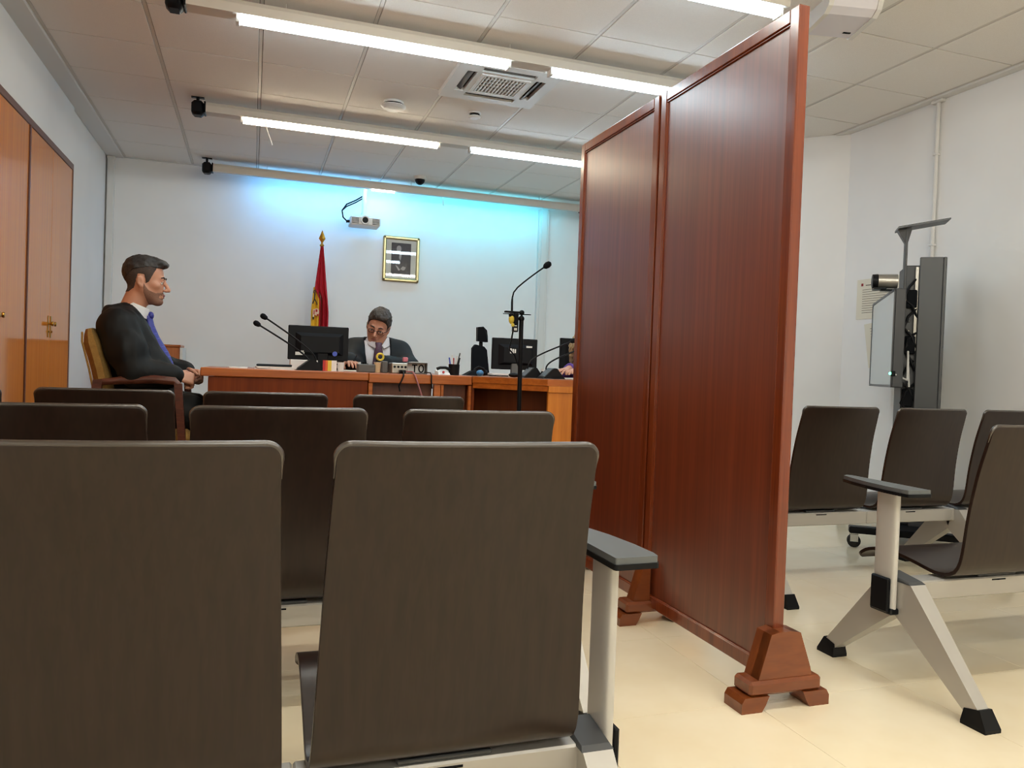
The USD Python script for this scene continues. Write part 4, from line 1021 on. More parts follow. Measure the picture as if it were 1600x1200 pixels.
# microphone stand in front of the desks
ms = thing("microphone_stand", "black floor stand with a small yellow device and a long gooseneck microphone", "microphone stand", (1.266, 3.6, 0.0))
part(ms, "base", lathe([(0, 0), (.095, 0), (.095, .012), (.03, .026), (0, .026)], (1.27, 3.6, 0.0), 28), "black_plastic", 30)
part(ms, "pole", cyl((1.27, 3.6, .02), (1.258, 3.6, 1.235), .011, n=14), "black_plastic", 40)
part(ms, "knob", ball((1.258, 3.6, 1.232), .015, 2), "black_plastic", True)
part(ms, "clamp", [ball((1.259, 3.6, 1.262), .013, 2), cyl((1.258, 3.6, 1.235), (1.259, 3.6, 1.262), .006, n=8)], "black_plastic", True)
part(ms, "crossbar", [box((1.17, 3.59, 1.258), (1.265, 3.61, 1.267), .002), cyl((1.16, 3.595, 1.252), (1.305, 3.595, 1.254), .0025, n=6)], "black_plastic")
dv2 = part(ms, "receiver", box((1.214, 3.585, 1.165), (1.239, 3.615, 1.258), .003), "black_plastic", 30)
part(dv2, "yellow_cover", [ball((1.203, 3.59, 1.226), (.014, .014, .024), 2), box((1.20, 3.578, 1.19), (1.216, 3.586, 1.206), .003)], "yellow", True)
part(dv2, "dark_cap", box((1.190, 3.58, 1.236), (1.213, 3.60, 1.256), .004), "black_plastic")
part(dv2, "label_plate", [box((1.216, 3.583, 1.172), (1.231, 3.5852, 1.184)), box((1.218, 3.583, 1.192), (1.230, 3.5852, 1.198))], "sticker")
part(dv2, "aerial", cyl((1.216, 3.6, 1.166), (1.211, 3.6, 1.135), .004, n=8), "black_plastic", 40)
q = np.array([(1.207, 3.6, 1.262), (1.206, 3.6, 1.31), (1.207, 3.6, 1.335), (1.213, 3.6, 1.36), (1.232, 3.6, 1.385), (1.262, 3.6, 1.412), (1.30, 3.6, 1.443), (1.34, 3.6, 1.474), (1.372, 3.6, 1.498)])
gn = part(ms, "gooseneck", tube(q, [.0055, .0055, .004, .0037, .0037, .0037, .0037, .0037, .004], 8), "black_plastic", 40)
part(gn, "mic_head", tube([(1.366, 3.6, 1.493), (1.374, 3.6, 1.499), (1.386, 3.6, 1.508), (1.398, 3.6, 1.517), (1.403, 3.6, 1.521)], [.006, .0135, .0165, .013, .004], 14), "black_matte", 40)
part(ms, "cable", tube([(1.214, 3.605, 1.14), (1.20, 3.605, 1.08), (1.23, 3.605, 1.05), (1.262, 3.608, .98), (1.268, 3.612, .6), (1.272, 3.615, .2), (1.285, 3.625, .04), (1.20, 3.66, .032)], .004, 6), "black_plastic", 40)
# ------------------------------------------------------------------ people: each body one continuous surface
class Field:
    """signed distance grid with smooth union; surfaced by surface nets"""
    def __init__(self, lo, hi, h):
        self.lo, self.h = np.array(lo, float), h
        self.n = np.ceil((np.array(hi, float) - self.lo) / h).astype(int) + 1
        self.F = np.full(self.n, 0.12, np.float32)

    def _sub(self, lo, hi, m):
        a = np.clip(np.floor((np.array(lo) - m - self.lo) / self.h).astype(int), 0, self.n)
        b = np.clip(np.ceil((np.array(hi) + m - self.lo) / self.h).astype(int) + 1, 0, self.n)
        ax = [self.lo[k] + self.h * np.arange(a[k], b[k]) for k in range(3)]
        return tuple(slice(a[k], b[k]) for k in range(3)), np.stack(np.meshgrid(*ax, indexing="ij"), -1)

    def _mix(self, sl, d, k, sub=False):
        A = self.F[sl]
        d = d.astype(np.float32)
        if sub:
            A, d = -A, d
            h = np.clip(.5 + .5 * (d - A) / k, 0, 1)
            self.F[sl] = -(d + (A - d) * h - k * h * (1 - h)) if False else np.maximum(-A, -d)
            return
        h = np.clip(.5 + .5 * (d - A) / k, 0, 1)
        self.F[sl] = d + (A - d) * h - k * h * (1 - h)

    def cap(self, p, q, r0, r1=None, k=.02, sub=False):
        p, q = np.array(p, float), np.array(q, float)
        r1 = r0 if r1 is None else r1
        rm = max(r0, r1)
        sl, X = self._sub(np.minimum(p, q) - rm, np.maximum(p, q) + rm, .05 + k)
        if X.size == 0:
            return
        v = q - p
        t = np.clip(((X - p) @ v) / max(v @ v, 1e-9), 0, 1)
        d = np.linalg.norm(X - p - t[..., None] * v, axis=-1) - (r0 + (r1 - r0) * t)
        self._mix(sl, d, k, sub)

    def ell(self, c, r, R=np.eye(3), k=.02, sub=False):
        c, r = np.array(c, float), np.array(r, float)
        e = np.abs(np.array(R)) @ r
        sl, X = self._sub(c - e, c + e, .05 + k)
        if X.size == 0:
            return
        P = (X - c) @ np.array(R)
        k0 = np.linalg.norm(P / r, axis=-1)
        k1 = np.linalg.norm(P / (r * r), axis=-1)
        d = k0 * (k0 - 1) / np.maximum(k1, 1e-6)
        self._mix(sl, d, k, sub)

    def grid(self):
        return self._sub(self.lo, self.lo + self.h * (self.n - 1), 0)[1]

    def clip(self, d):
        self.F = np.maximum(self.F, d.astype(np.float32))

    def mesh(self):
        F, h = self.F, self.h
        ins = F < 0
        nx, ny, nz = F.shape
        acc = np.zeros((nx - 1, ny - 1, nz - 1, 3), np.float32)
        cnt = np.zeros((nx - 1, ny - 1, nz - 1), np.float32)
        C = [(i, j, k) for i in (0, 1) for j in (0, 1) for k in (0, 1)]
        g = lambda A, c: A[c[0]:nx - 1 + c[0], c[1]:ny - 1 + c[1], c[2]:nz - 1 + c[2]]
        for a in C:
            for ax in range(3):
                if a[ax]:
                    continue
                b = list(a); b[ax] = 1
                fa, fb = g(F, a), g(F, b)
                cr = (fa < 0) != (fb < 0)
                t = np.where(cr, fa / np.where(cr, fa - fb, 1), 0)
                p = np.zeros(3, np.float32)
                for k in range(3):
                    acc[..., k] += np.where(cr, a[k] + (t if k == ax else 0), 0)
                cnt += cr
        on = cnt > 0
        ids = np.full(on.shape, -1); ids[on] = np.arange(on.sum())
        cell = np.stack(np.nonzero(on), -1)
        V = self.lo + h * (cell + acc[on] / cnt[on][:, None])
        faces = []
        for ax in range(3):
            u_, w_ = (ax + 1) % 3, (ax + 2) % 3
            sa = [slice(None)] * 3; sb = [slice(None)] * 3
            sa[ax] = slice(0, -1); sb[ax] = slice(1, None)
            cr = ins[tuple(sa)] != ins[tuple(sb)]
            I = np.stack(np.nonzero(cr), -1)
            I = I[(I[:, u_] > 0) & (I[:, w_] > 0) & (I[:, u_] < F.shape[u_] - 1) & (I[:, w_] < F.shape[w_] - 1)]
            if not len(I):
                continue
            flip = ins[tuple(I.T)]
            def at(du, dw):
                J = I.copy(); J[:, u_] += du; J[:, w_] += dw
                return ids[tuple(J.T)]
            q = np.stack([at(-1, -1), at(0, -1), at(0, 0), at(-1, 0)], -1)
            q = np.where(flip[:, None], q, q[:, ::-1])
            faces += [q[:, [0, 1, 2]], q[:, [0, 2, 3]]]
        fc = np.vstack(faces)
        E_ = np.unique(np.sort(np.vstack([fc[:, [0, 1]], fc[:, [1, 2]], fc[:, [2, 0]]]), axis=1), axis=0)
        deg = np.bincount(E_.ravel(), minlength=len(V)).astype(float)[:, None]
        for it in range(8):
            A = np.zeros_like(V)
            for k in range(3):
                A[:, k] = np.bincount(E_[:, 0], V[E_[:, 1], k], len(V)) + np.bincount(E_[:, 1], V[E_[:, 0], k], len(V))
            V = V + (.5, -.51)[it % 2] * np.where(deg > 0, A / np.maximum(deg, 1) - V, 0)
        return trimesh.Trimesh(V, fc, process=False)


def euler(yaw, pitch, roll):
    """columns: forward, left, up. pitch > 0 looks down, roll > 0 tips the crown to the figure's right"""
    y, p, r = map(math.radians, (yaw, pitch, roll))
    Rz = np.array([[math.cos(y), -math.sin(y), 0], [math.sin(y), math.cos(y), 0], [0, 0, 1]])
    Ry = np.array([[math.cos(p), 0, math.sin(p)], [0, 1, 0], [-math.sin(p), 0, math.cos(p)]])
    Rx = np.array([[1, 0, 0], [0, math.cos(r), -math.sin(r)], [0, math.sin(r), math.cos(r)]])
    return Rz @ Ry @ Rx


def add_head(F, c, R, s, neck, k=.012):
    w = lambda *p: np.array(c) + R @ (s * np.array(p, float))
    F.ell(w(-.014, 0, .034), s * np.array((.096, .075, .086)), R, .03)
    F.ell(w(.026, 0, -.040), s * np.array((.060, .060, .078)), R, .03)
    for sg in (-1, 1):
        F.cap(w(-.004, sg * .056, -.045), w(.060, sg * .020, -.102), s * .018, s * .017, .022)
        F.ell(w(.058, sg * .044, -.022), s * np.array((.020, .018, .016)), R, .018)
    F.ell(w(.068, 0, -.102), s * np.array((.022, .024, .017)), R, .016)
    F.cap(w(.080, -.034, .016), w(.080, .034, .016), s * .010, k=.014)
    for sg in (-1, 1):
        F.ell(w(.098, sg * .032, -.004), s * np.array((.017, .017, .012)), R, sub=True)
        F.ell(w(.074, sg * .032, -.005), s * .0135 * np.ones(3), R, .004)
    F.cap(w(.086, 0, .008), w(.112, 0, -.036), s * .0075, s * .0115, .009)
    for sg in (-1, 1):
        F.ell(w(.099, sg * .012, -.041), s * np.array((.011, .008, .008)), R, .006)
    F.cap(w(.0865, -.018, -.066), w(.0865, .018, -.066), s * .0065, k=.005)
    F.cap(w(.0845, -.015, -.078), w(.0845, .015, -.078), s * .007, k=.005)
    for sg in (-1, 1):
        Re = R @ euler(-sg * 18, -14, 0)
        F.ell(w(-.012, sg * .078, -.012), s * np.array((.018, .006, .032)), Re, .006)
        F.ell(w(-.010, sg * .086, -.012), s * np.array((.010, .006, .021)), Re, sub=True)
        F.ell(w(-.004, sg * .077, -.034), s * np.array((.009, .006, .010)), Re, .005)
    F.cap(w(-.022, 0, -.045), neck, s * .056, s * .060, .025)


def add_hand(F, wrist, d, up, side, s=1.0, curl=(30, 35, 25), spread=.10, k=.006):
    """d: direction of the palm; up: back-of-hand normal; side: +1 if the thumb is on the cross(up, d) side"""
    d = np.array(d, float) / np.linalg.norm(d)
    up = np.array(up, float); up -= d * (up @ d); up /= np.linalg.norm(up)
    lat = np.cross(up, d) * side            # towards the thumb
    wr = np.array(wrist, float)
    for o in (-.024, -.008, .008, .024):
        F.cap(wr + lat * o * .7 * s + d * .010 * s, wr + lat * o * 1.15 * s + d * .082 * s, .0125 * s, .0105 * s, .010)
    for o, L, a0 in ((.029, .072, 0), (.010, .080, 2), (-.010, .074, 4), (-.029, .058, 7)):
        p = wr + lat * o * s + d * .082 * s
        ang = 0.0
        for seg, c_ in zip((.46, .31, .23), curl):
            ang += math.radians(c_ + a0)
            v = d * math.cos(ang) - up * math.sin(ang) + lat * spread * o / .03
            q = p + v * L * seg * s
            F.cap(p, q, .0084 * s, .0076 * s, .0025)
            p = q
    p0 = wr + lat * .026 * s + d * .022 * s
    p1 = p0 + (lat * .55 + d * .65 - up * .35) * .044 * s
    p2 = p1 + (d * .85 + lat * .1 - up * .35) * .030 * s
    p3 = p2 + (d * .8 - lat * .15 - up * .4) * .024 * s
    for a, b, r0, r1 in ((p0, p1, .0125, .0105), (p1, p2, .010, .009), (p2, p3, .009, .0075)):
        F.cap(a, b, r0 * s, r1 * s, .006)


def ribbon(path, nrm, wid, bulge, th, ns=9):
    """curved strip (tie, lapel): path points, outward normals, half widths, cross bulge"""
    path, nrm = np.array(path, float), np.array(nrm, float)
    nrm /= np.linalg.norm(nrm, axis=1, keepdims=True)
    T = np.gradient(path, axis=0); T /= np.linalg.norm(T, axis=1, keepdims=True)
    L_ = np.cross(T, nrm); L_ /= np.linalg.norm(L_, axis=1, keepdims=True)
    us = np.linspace(-1, 1, ns)
    P = path[:, None] + L_[:, None] * (us[None, :, None] * np.array(wid)[:, None, None]) - nrm[:, None] * (bulge * us[None, :, None] ** 2)
    N = np.repeat(nrm[:, None], ns, 1) + L_[:, None] * us[None, :, None] * .6
    N /= np.linalg.norm(N, axis=-1, keepdims=True)
    return sheet(P, N, np.full(P.shape[:2], th))


def dress(F, fn):
    return fn(F)


# ---------- the man in profile, seated facing +x at the end of the left desk
YM = 4.42
man = thing("person", "man with short dark hair, black robe and blue tie, seated in profile", "person", (-.55, YM, ZD))
J = dict(pel=(-.515, YM, .70), bel=(-.525, YM, .86), che=(-.61, YM, 1.05), nk=(-.605, YM, 1.20),
         sR=(-.635, YM - .175, 1.125), eR=(-.545, YM - .235, .905), wR=(-.365, YM - .19, .888),
         sL=(-.635, YM + .175, 1.125), eL=(-.50, YM + .225, .925), wL=(-.335, YM + .085, .905),
         hR=(-.52, YM - .095, .71), kR=(-.165, YM - .10, .685), aR=(-.10, YM - .11, .26),
         hL=(-.52, YM + .095, .71), kL=(-.165, YM + .11, .685), aL=(-.08, YM + .12, .26))
HC, HR, HS = (-.533, YM, 1.372), euler(-4, 4, 0), 1.0


def man_torso(F, g, k=.05):
    for sg in (-1, 1):
        F.cap((J["pel"][0], YM + sg * .07, .70), (J["bel"][0], YM + sg * .06, .88), .105 + g, .112 + g, k)
        F.cap((J["bel"][0], YM + sg * .06, .88), (J["che"][0], YM + sg * .07, 1.06), .112 + g, .105 + g, k)
        F.cap((-.622, YM + sg * .05, 1.17), (J["sR"][0], YM + sg * .165, 1.125), .052 + g, .062 + g, k)


def man_arms(F, g, k=.03, sl=1.0):
    for s_, e_, w_ in (("sR", "eR", "wR"), ("sL", "eL", "wL")):
        F.cap(J[s_], J[e_], .056 * sl + g, .046 * sl + g, k)
        F.cap(J[e_], J[w_], .046 * sl + g, .031 * sl + g, k)


def man_legs(F, g, k=.04):
    for a, b, c in (("hR", "kR", "aR"), ("hL", "kL", "aL")):
        F.cap(J[a], J[b], .088 + g, .062 + g, k)
        F.cap(J[b], J[c], .058 + g, .040 + g, k)


B = Field((-.86, YM - .36, .16), (.14, YM + .36, 1.56), .0056)
man_torso(B, -.006); man_arms(B, -.004); man_legs(B, -.004)
add_head(B, HC, HR, HS, J["nk"])
add_hand(B, J["wR"], (.96, .20, -.20), (.1, -.75, .66), 1, 1.0, (62, 60, 35))
add_hand(B, J["wL"], (.90, -.40, -.15), (.1, .6, .8), -1, 1.0, (60, 60, 35))
for a in ("aR", "aL"):
    B.cap(J[a], (J[a][0], J[a][1], .215), .038, .034, .02)
    B.cap((J[a][0] - .02, J[a][1], .205), (J[a][0] + .13, J[a][1], .19), .030, .022, .02)
part(man, "body", B.mesh(), "skin", True)

G = Field((-.90, YM - .42, .30), (.06, YM + .42, 1.40), .0072)
man_torso(G, .026); man_arms(G, .012, .035, 1.12)
for s_, e_ in (("sR", "eR"), ("sL", "eL")):
    a, b = np.array(J[s_]), np.array(J[e_])
    G.cap(a + (.0, 0, .0), a * .45 + b * .55 + (.0, np.sign(a[1] - YM) * .01, 0), .076, .092, .03)
    G.cap(a * .5 + b * .5, b + (.0, 0, .0), .088, .068, .03)
    G.cap(b, np.array(J["w" + s_[1]]) - (.03, 0, 0), .070, .052, .03)
for h_, k_ in (("hR", "kR"), ("hL", "kL")):
    a, b = np.array(J[h_]), np.array(J[k_])
    G.cap(a, a * .35 + b * .65, .112, .092, .05)
G.cap((-.68, YM - .08, 1.19), (-.68, YM + .08, 1.19), .040, k=.03)
X = G.grid()
G.F += (.012 * (meshkit.noise(X * np.array([13, 13, 5]), 3) - .5) + .008 * (meshkit.noise(X * np.array([34, 34, 9]), 8) - .5)).astype(np.float32)
# neck opening and the open front
G.clip(.058 - np.sqrt(((X[..., 0] + .565) ** 2) + (X[..., 1] - YM) ** 2) - .30 * np.clip(X[..., 2] - 1.20, -.03, .2) if False else np.where(X[..., 2] > 1.13, .066 - np.sqrt((X[..., 0] + .57 - .25 * (1.25 - X[..., 2])) ** 2 + (X[..., 1] - YM) ** 2), -1))
front = -.50 + .02 * (1.2 - X[..., 2])
wv = np.interp(X[..., 2], [.80, .95, 1.10, 1.25], [.03, .055, .075, .07])
G.clip(np.where((X[..., 0] > np.interp(X[..., 2], [.8, .9, 1.05, 1.2], [-.44, -.45, -.535, -.56])) & (X[..., 2] > .80) & (X[..., 0] < -.30), wv - np.abs(X[..., 1] - YM), -1))
part(man, "robe", G.mesh(), "robe_cloth", True)
S = Field((-.80, YM - .2, .70), (-.25, YM + .2, 1.34), .006)
man_torso(S, .008)
X = S.grid()
S.clip(np.maximum(np.abs(X[..., 1] - YM) - .105, -(X[..., 0] + .60 - .1 * (1.2 - X[..., 2]))))
part(man, "shirt", S.mesh(), "shirt_white", True)
a = np.linspace(0, 2 * np.pi, 33)
Rn = euler(0, 22, 0)
ring = [np.array((-.577, YM, 1.222)) + Rn @ np.array((.070 * math.cos(t), .070 * math.sin(t), 0)) for t in a]
upv = Rn @ np.array((0, 0, 1.0))
Pc = np.zeros((len(a), 4, 3)); Nc = np.zeros_like(Pc)
for i, t in enumerate(a):
    rad = Rn @ np.array((math.cos(t), math.sin(t), 0))
    for j, f_ in enumerate((-.026, -.008, .01, .026)):
        Pc[i, j] = ring[i] + upv * f_ - rad * (.004 * j); Nc[i, j] = rad
part(man, "collar", sheet(Pc, Nc, np.full(Pc.shape[:2], .005)), "shirt_white", True)
zt_ = np.linspace(1.195, .86, 26)
xt_ = np.interp(zt_, [.86, .92, 1.0, 1.08, 1.14, 1.195], [-.378, -.385, -.418, -.466, -.492, -.505])
tp = np.c_[xt_, np.full(26, YM), zt_]
part(man, "tie", ribbon(tp, np.c_[np.ones(26), np.zeros(26), np.full(26, .35)], np.interp(zt_, [.86, 1.15, 1.175, 1.195], [.046, .030, .018, .024]), .022, .009), "tie_blue", True)
for k in range(9):
    zz_ = 1.13 - .03 * k
    i = int(np.argmin(abs(zt_ - zz_)))
    part(man, "tie_stripe", ribbon([tp[i] + (.0022, .0, .003), tp[i] + (.0022, 0, 0), tp[i] + (.0022, .0, -.003)], [(1, 0, .35)] * 3, [np.interp(zz_, [.86, 1.15], [.045, .029])] * 3, .022, .006), "tie_stripe", True)
part(man, "tie_knot", ball((-.507, YM, 1.192), (.016, .019, .021), 2), "tie_blue", True)
# robe lapel band along the near edge of the opening
for sg in (-1, 1):
    zl_ = np.linspace(1.235, .84, 22)
    yl_ = YM + sg * np.interp(zl_, [.84, .95, 1.10, 1.235], [.062, .088, .106, .082])
    xl_ = np.interp(zl_, [.84, .92, 1.0, 1.08, 1.15, 1.235], [-.412, -.418, -.452, -.50, -.535, -.60])
    part(man, "lapel", ribbon(np.c_[xl_, yl_, zl_], np.c_[np.full(22, .75), np.full(22, sg * .55), np.full(22, .3)], np.interp(zl_, [.84, 1.1, 1.235], [.022, .032, .026]), .006, .008), "satin_lapel", True)
for w_, e_, nm in (("wR", "eR", "cuff"), ("wL", "eL", "cuff")):
    w0, e0 = np.array(J[w_]), np.array(J[e_])
    dd = (w0 - e0) / np.linalg.norm(w0 - e0)
    part(man, "cuff", tube([w0 - dd * .022, w0 - dd * .01, w0 + dd * .006, w0 + dd * .008], [.042, .041, .040, .034], 20), "shirt_white", 40)
T2 = Field((-.66, YM - .26, .19), (.02, YM + .26, .83), .009)
man_legs(T2, .010)
part(man, "trousers", T2.mesh(), "trouser", True)
for a_ in ("aR", "aL"):
    x_, y_ = J[a_][0], J[a_][1]
    Fs = Field((x_ - .10, y_ - .07, .165), (x_ + .20, y_ + .07, .30), .006)
    Fs.cap((x_ - .03, y_, .215), (x_ + .12, y_, .20), .044, .036, .02)
    Fs.cap((x_, y_, .25), (x_, y_, .21), .045, .045, .02)
    Xs = Fs.grid(); Fs.clip(.172 - Xs[..., 2])
    part(man, "shoe", Fs.mesh(), "shoe", True)


def hair_mesh(C, R, s, blobs, cut, h=.0045, amp=.004, seed=1):
    w = lambda *p: np.array(C) + R @ (s * np.array(p, float))
    F = Field(np.array(C) - .19 * s, np.array(C) + .19 * s, h)
    for c, r, k in blobs:
        F.ell(w(*c), s * np.array(r), R, k)
    X = F.grid(); L = (X - np.array(C)) @ R / s
    if amp:
        F.F += (amp * (meshkit.noise(L * np.array([70, 120, 60]), seed) - .5)).astype(np.float32)
    F.clip(cut(L) * s)
    return F.mesh()


def skin_patch(C, R, s, cut, off, neck=None, h=.004, amp=.001, seed=2):
    """thin layer hugging the head (stubble, cropped hair)"""
    F = Field(np.array(C) - .17 * s, np.array(C) + .17 * s, h)
    add_head(F, C, R, s, np.array(C) + R @ (s * np.array((-.05, 0, -.15))) if neck is None else neck)
    F.F -= off
    X = F.grid(); L = (X - np.array(C)) @ R / s
    F.F += (amp * (meshkit.noise(L * 160, seed) - .5)).astype(np.float32)
    F.clip(cut(L) * s)
    return F.mesh()


def face_bits(P_, C, R, s, brow="brow", iris=True):
    w = lambda *p: np.array(C) + R @ (s * np.array(p, float))
    for sg in (-1, 1):
        part(P_, "eyebrow", tube([w(.090, sg * .014, .018), w(.089, sg * .030, .024), w(.080, sg * .046, .020)], [.004 * s, .0045 * s, .0025 * s], 8), brow, True)
        part(P_, "eye", ball(w(.0765, sg * .032, -.005), .0118 * s, 2), "eye_white", True)
        part(P_, "iris", ball(w(.0835, sg * .032, -.006), .006 * s, 2), "iris", True)
        part(P_, "eyelid", tube([w(.0845, sg * .020, .0005), w(.0895, sg * .032, .004), w(.083, sg * .045, -.0005)], .003 * s, 7), "skin", True)
    part(P_, "lips", [tube([w(.088, -.02, -.069), w(.0935, -.006, -.0665), w(.0925, 0, -.068), w(.0935, .006, -.0665), w(.088, .02, -.069)], [.002 * s, .0042 * s, .0042 * s, .0042 * s, .002 * s], 8),
                      tube([w(.086, -.017, -.0745), w(.091, 0, -.077), w(.086, .017, -.0745)], [.002 * s, .005 * s, .002 * s], 8)], "lip", True)


face_bits(man, HC, HR, HS)
# longer top with a quiff, short faded sides, stubble
part(man, "hair", hair_mesh(HC, HR, HS, [((-.018, 0, .040), (.0995, .0770, .0895), .02), ((.020, 0, .086), (.062, .056, .042), .02), ((.066, 0, .098), (.026, .044, .020), .014), ((.088, .0, .091), (.014, .036, .014), .010), ((-.03, 0, .066), (.078, .068, .060), .02)],
                            lambda L: np.maximum(np.interp(L[..., 0], [-.13, -.11, -.09, -.05, 0, .05, .08, .12], [-.055, -.045, .0, .048, .062, .068, .072, .074]) - L[..., 2], -1), amp=.007), "hair_black", True)
part(man, "hair_sides", skin_patch(HC, HR, HS, lambda L: np.maximum.reduce([np.interp(L[..., 0], [-.13, -.07, -.042, -.034, -.026, .004, .010, .028, .05], [-.075, -.070, -.045, .0, .028, .026, -.020, -.006, .055]) - L[..., 2], L[..., 0] - .052, L[..., 2] - .085]), .0022, J["nk"]), "hair_fade", True)
part(man, "beard", skin_patch(HC, HR, HS, lambda L: np.maximum.reduce([L[..., 2] - np.interp(L[..., 0], [.0, .012, .03, .06, .085, .10], [-.005, -.030, -.050, -.060, -.049, -.049]), .004 - L[..., 0] + np.clip((-.06 - L[..., 2]) * .35, 0, .03), np.where((abs(L[..., 1]) < .022) & (L[..., 2] > -.084) & (L[..., 2] < -.0615) & (L[..., 0] > .07), .004, -1), -.125 - L[..., 2]]), .0014, J["nk"]), "stubble", True)

# ---------- the judge, facing the viewer, head bent over his papers
def place(x, y, deg):
    c, s_ = math.cos(math.radians(deg)), math.sin(math.radians(deg))
    A = np.array([[c, -s_, 0], [s_, c, 0], [0, 0, 1.0]])
    return lambda p: np.array([x, y, ZD]) + A @ np.array(p, float), A


def seated(F, J_, g, tor=(.10, .115, .105), legs=True, arms=True, k=.05):
    T_, A = J_["T"], J_["A"]
    for sg in (-1, 1):
        F.cap(T_((J_["pel"][0], sg * .07, J_["pel"][2])), T_((J_["bel"][0], sg * .06, J_["bel"][2])), tor[0] + g, tor[1] + g, k)
        F.cap(T_((J_["bel"][0], sg * .06, J_["bel"][2])), T_((J_["che"][0], sg * .07, J_["che"][2])), tor[1] + g, tor[2] + g, k)
        F.cap(T_((J_["nk"][0] - .02, sg * .05, J_["nk"][2] - .05)), T_(J_["sL"] if sg > 0 else J_["sR"]), .050 + g, .058 + g, k)
    if arms:
        for a, b, c in (("sR", "eR", "wR"), ("sL", "eL", "wL")):
            F.cap(T_(J_[a]), T_(J_[b]), .054 + g, .045 + g, .03)
            F.cap(T_(J_[b]), T_(J_[c]), .045 + g, .030 + g, .03)
    if legs:
        for sg in (-1, 1):
            F.cap(T_((J_["pel"][0], sg * .09, J_["pel"][2])), T_((J_["pel"][0] + .40, sg * .11, J_["pel"][2] - .02)), .085 + g, .06 + g, .04)
            F.cap(T_((J_["pel"][0] + .40, sg * .11, J_["pel"][2] - .02)), T_((J_["pel"][0] + .42, sg * .11, .08)), .056 + g, .040 + g, .04)


def soles(P_, J_, B_):
    T_, A = J_["T"], J_["A"]
    for sg in (-1, 1):
        a, b = T_((J_["pel"][0] + .40, sg * .11, .045)), T_((J_["pel"][0] + .56, sg * .12, .035))
        B_.cap(T_((J_["pel"][0] + .42, sg * .11, .08)), a, .036, .034, .02)
        B_.cap(a, b, .028, .022, .02)
        Fs = Field(np.minimum(a, b) - .07, np.maximum(a, b) + .07, .007)
        Fs.cap(a, b, .042, .036, .02)
        Fs.clip(ZD + .002 - Fs.grid()[..., 2])
        part(P_, "shoe", Fs.mesh(), "shoe", True)


T_, A_ = place(.80, 5.29, -90)
jd = thing("person", "man in glasses and dark robe, writing with bowed head at the middle desk", "person", (.80, 5.29, ZD))
K = dict(T=T_, A=A_, pel=(.0, 0, .57), bel=(.03, 0, .70), che=(.07, 0, .85), nk=(.095, 0, .965), sR=(.06, -.155, .895), sL=(.06, .150, .885),
         eR=(.22, -.20, .795), wR=(.44, -.225, .822), eL=(.20, .185, .775), wL=(.42, -.015, .818))
JC = tuple(T_((.130, -.006, 1.068)))
JR = A_ @ euler(-20, 24, -15)
JS = .93
B = Field((.45, 4.62, .16), (1.12, 5.56, 1.42), .0052)
seated(B, K, -.006)
add_head(B, JC, JR, JS, T_(K["nk"]))
add_hand(B, T_(K["wR"]), A_ @ np.array((1, .1, -.10)), (0, 0, 1), -1, .95, (3, 12, 10))
add_hand(B, T_(K["wL"]), A_ @ np.array((.95, -.3, -.10)), (0, 0, 1), 1, .95, (3, 12, 10))
soles(jd, K, B)
part(jd, "body", B.mesh(), "skin_judge", True)
G = Field((.42, 4.72, .40), (1.16, 5.60, 1.26), .008)
seated(G, K, .022, legs=False)
for a, b, c in (("sR", "eR", "wR"), ("sL", "eL", "wL")):
    G.cap(T_(K[a]), T_(K[b]), .078, .082, .04)
    G.cap(T_(K[b]), T_(K[b]) * .35 + T_(K[c]) * .65, .074, .058, .04)
for sg in (-1, 1):
    G.cap(T_((0, sg * .09, .56)), T_((.32, sg * .11, .55)), .105, .085, .05)
X = G.grid()
G.F += (.012 * (meshkit.noise(X * np.array([16, 16, 6]), 5) - .5)).astype(np.float32)
Lc = (X - np.array([.80, 5.29, ZD])) @ A_
G.clip(np.where(Lc[..., 2] > .90, .070 - np.sqrt((Lc[..., 0] - .115) ** 2 + Lc[..., 1] ** 2), -1))
G.clip(np.where((Lc[..., 0] > .10) & (Lc[..., 2] > .66) & (Lc[..., 0] < .26), np.interp(Lc[..., 2], [.66, .75, .88, 1.0], [.045, .06, .082, .085]) - np.abs(Lc[..., 1] + .012), -1))
part(jd, "robe", G.mesh(), "robe_navy", True)
S = Field((.62, 4.98, .74), (.98, 5.45, 1.18), .006)
seated(S, K, .006, legs=False, arms=False)
X = S.grid(); Lc = (X - np.array([.80, 5.29, ZD])) @ A_
S.clip(np.maximum(np.abs(Lc[..., 1]) - .12, .06 - Lc[..., 0]))
part(jd, "shirt", S.mesh(), "shirt_grey", True)
tz = np.linspace(.955, .66, 22)
tx = np.interp(tz, [.66, .75, .85, .92, .955], [.178, .178, .192, .196, .186])
part(jd, "tie", ribbon([T_((x, -.008 - .02 * (.955 - z), z)) for x, z in zip(tx, tz)], [A_ @ np.array((1, 0, .2))] * 22, np.interp(tz, [.66, .9, .93, .955], [.040, .026, .016, .021]), .010, .009), "tie_plum", True)
for sg in (-1, 1):
    q_ = [T_((.10, sg * .075, .985)), T_((.155, sg * .055, .955)), T_((.180, sg * .022, .925))]
    part(jd, "collar", ribbon(q_, [A_ @ np.array((.6, sg * .7, .4)), A_ @ np.array((.8, sg * .5, .4)), A_ @ np.array((1, sg * .2, .4))], [.020, .024, .012], .002, .006), "shirt_grey", True)
    zl_ = np.linspace(.985, .68, 18)
    part(jd, "lapel", ribbon([T_((np.interp(z, [.68, .80, .90, .985], [.150, .165, .155, .07]), -.008 + sg * np.interp(z, [.68, .8, .9, .985], [.066, .088, .105, .10]), z)) for z in zl_], [A_ @ np.array((.8, sg * .5, .3))] * 18, np.full(18, .026), .005, .008), "satin_lapel", True)
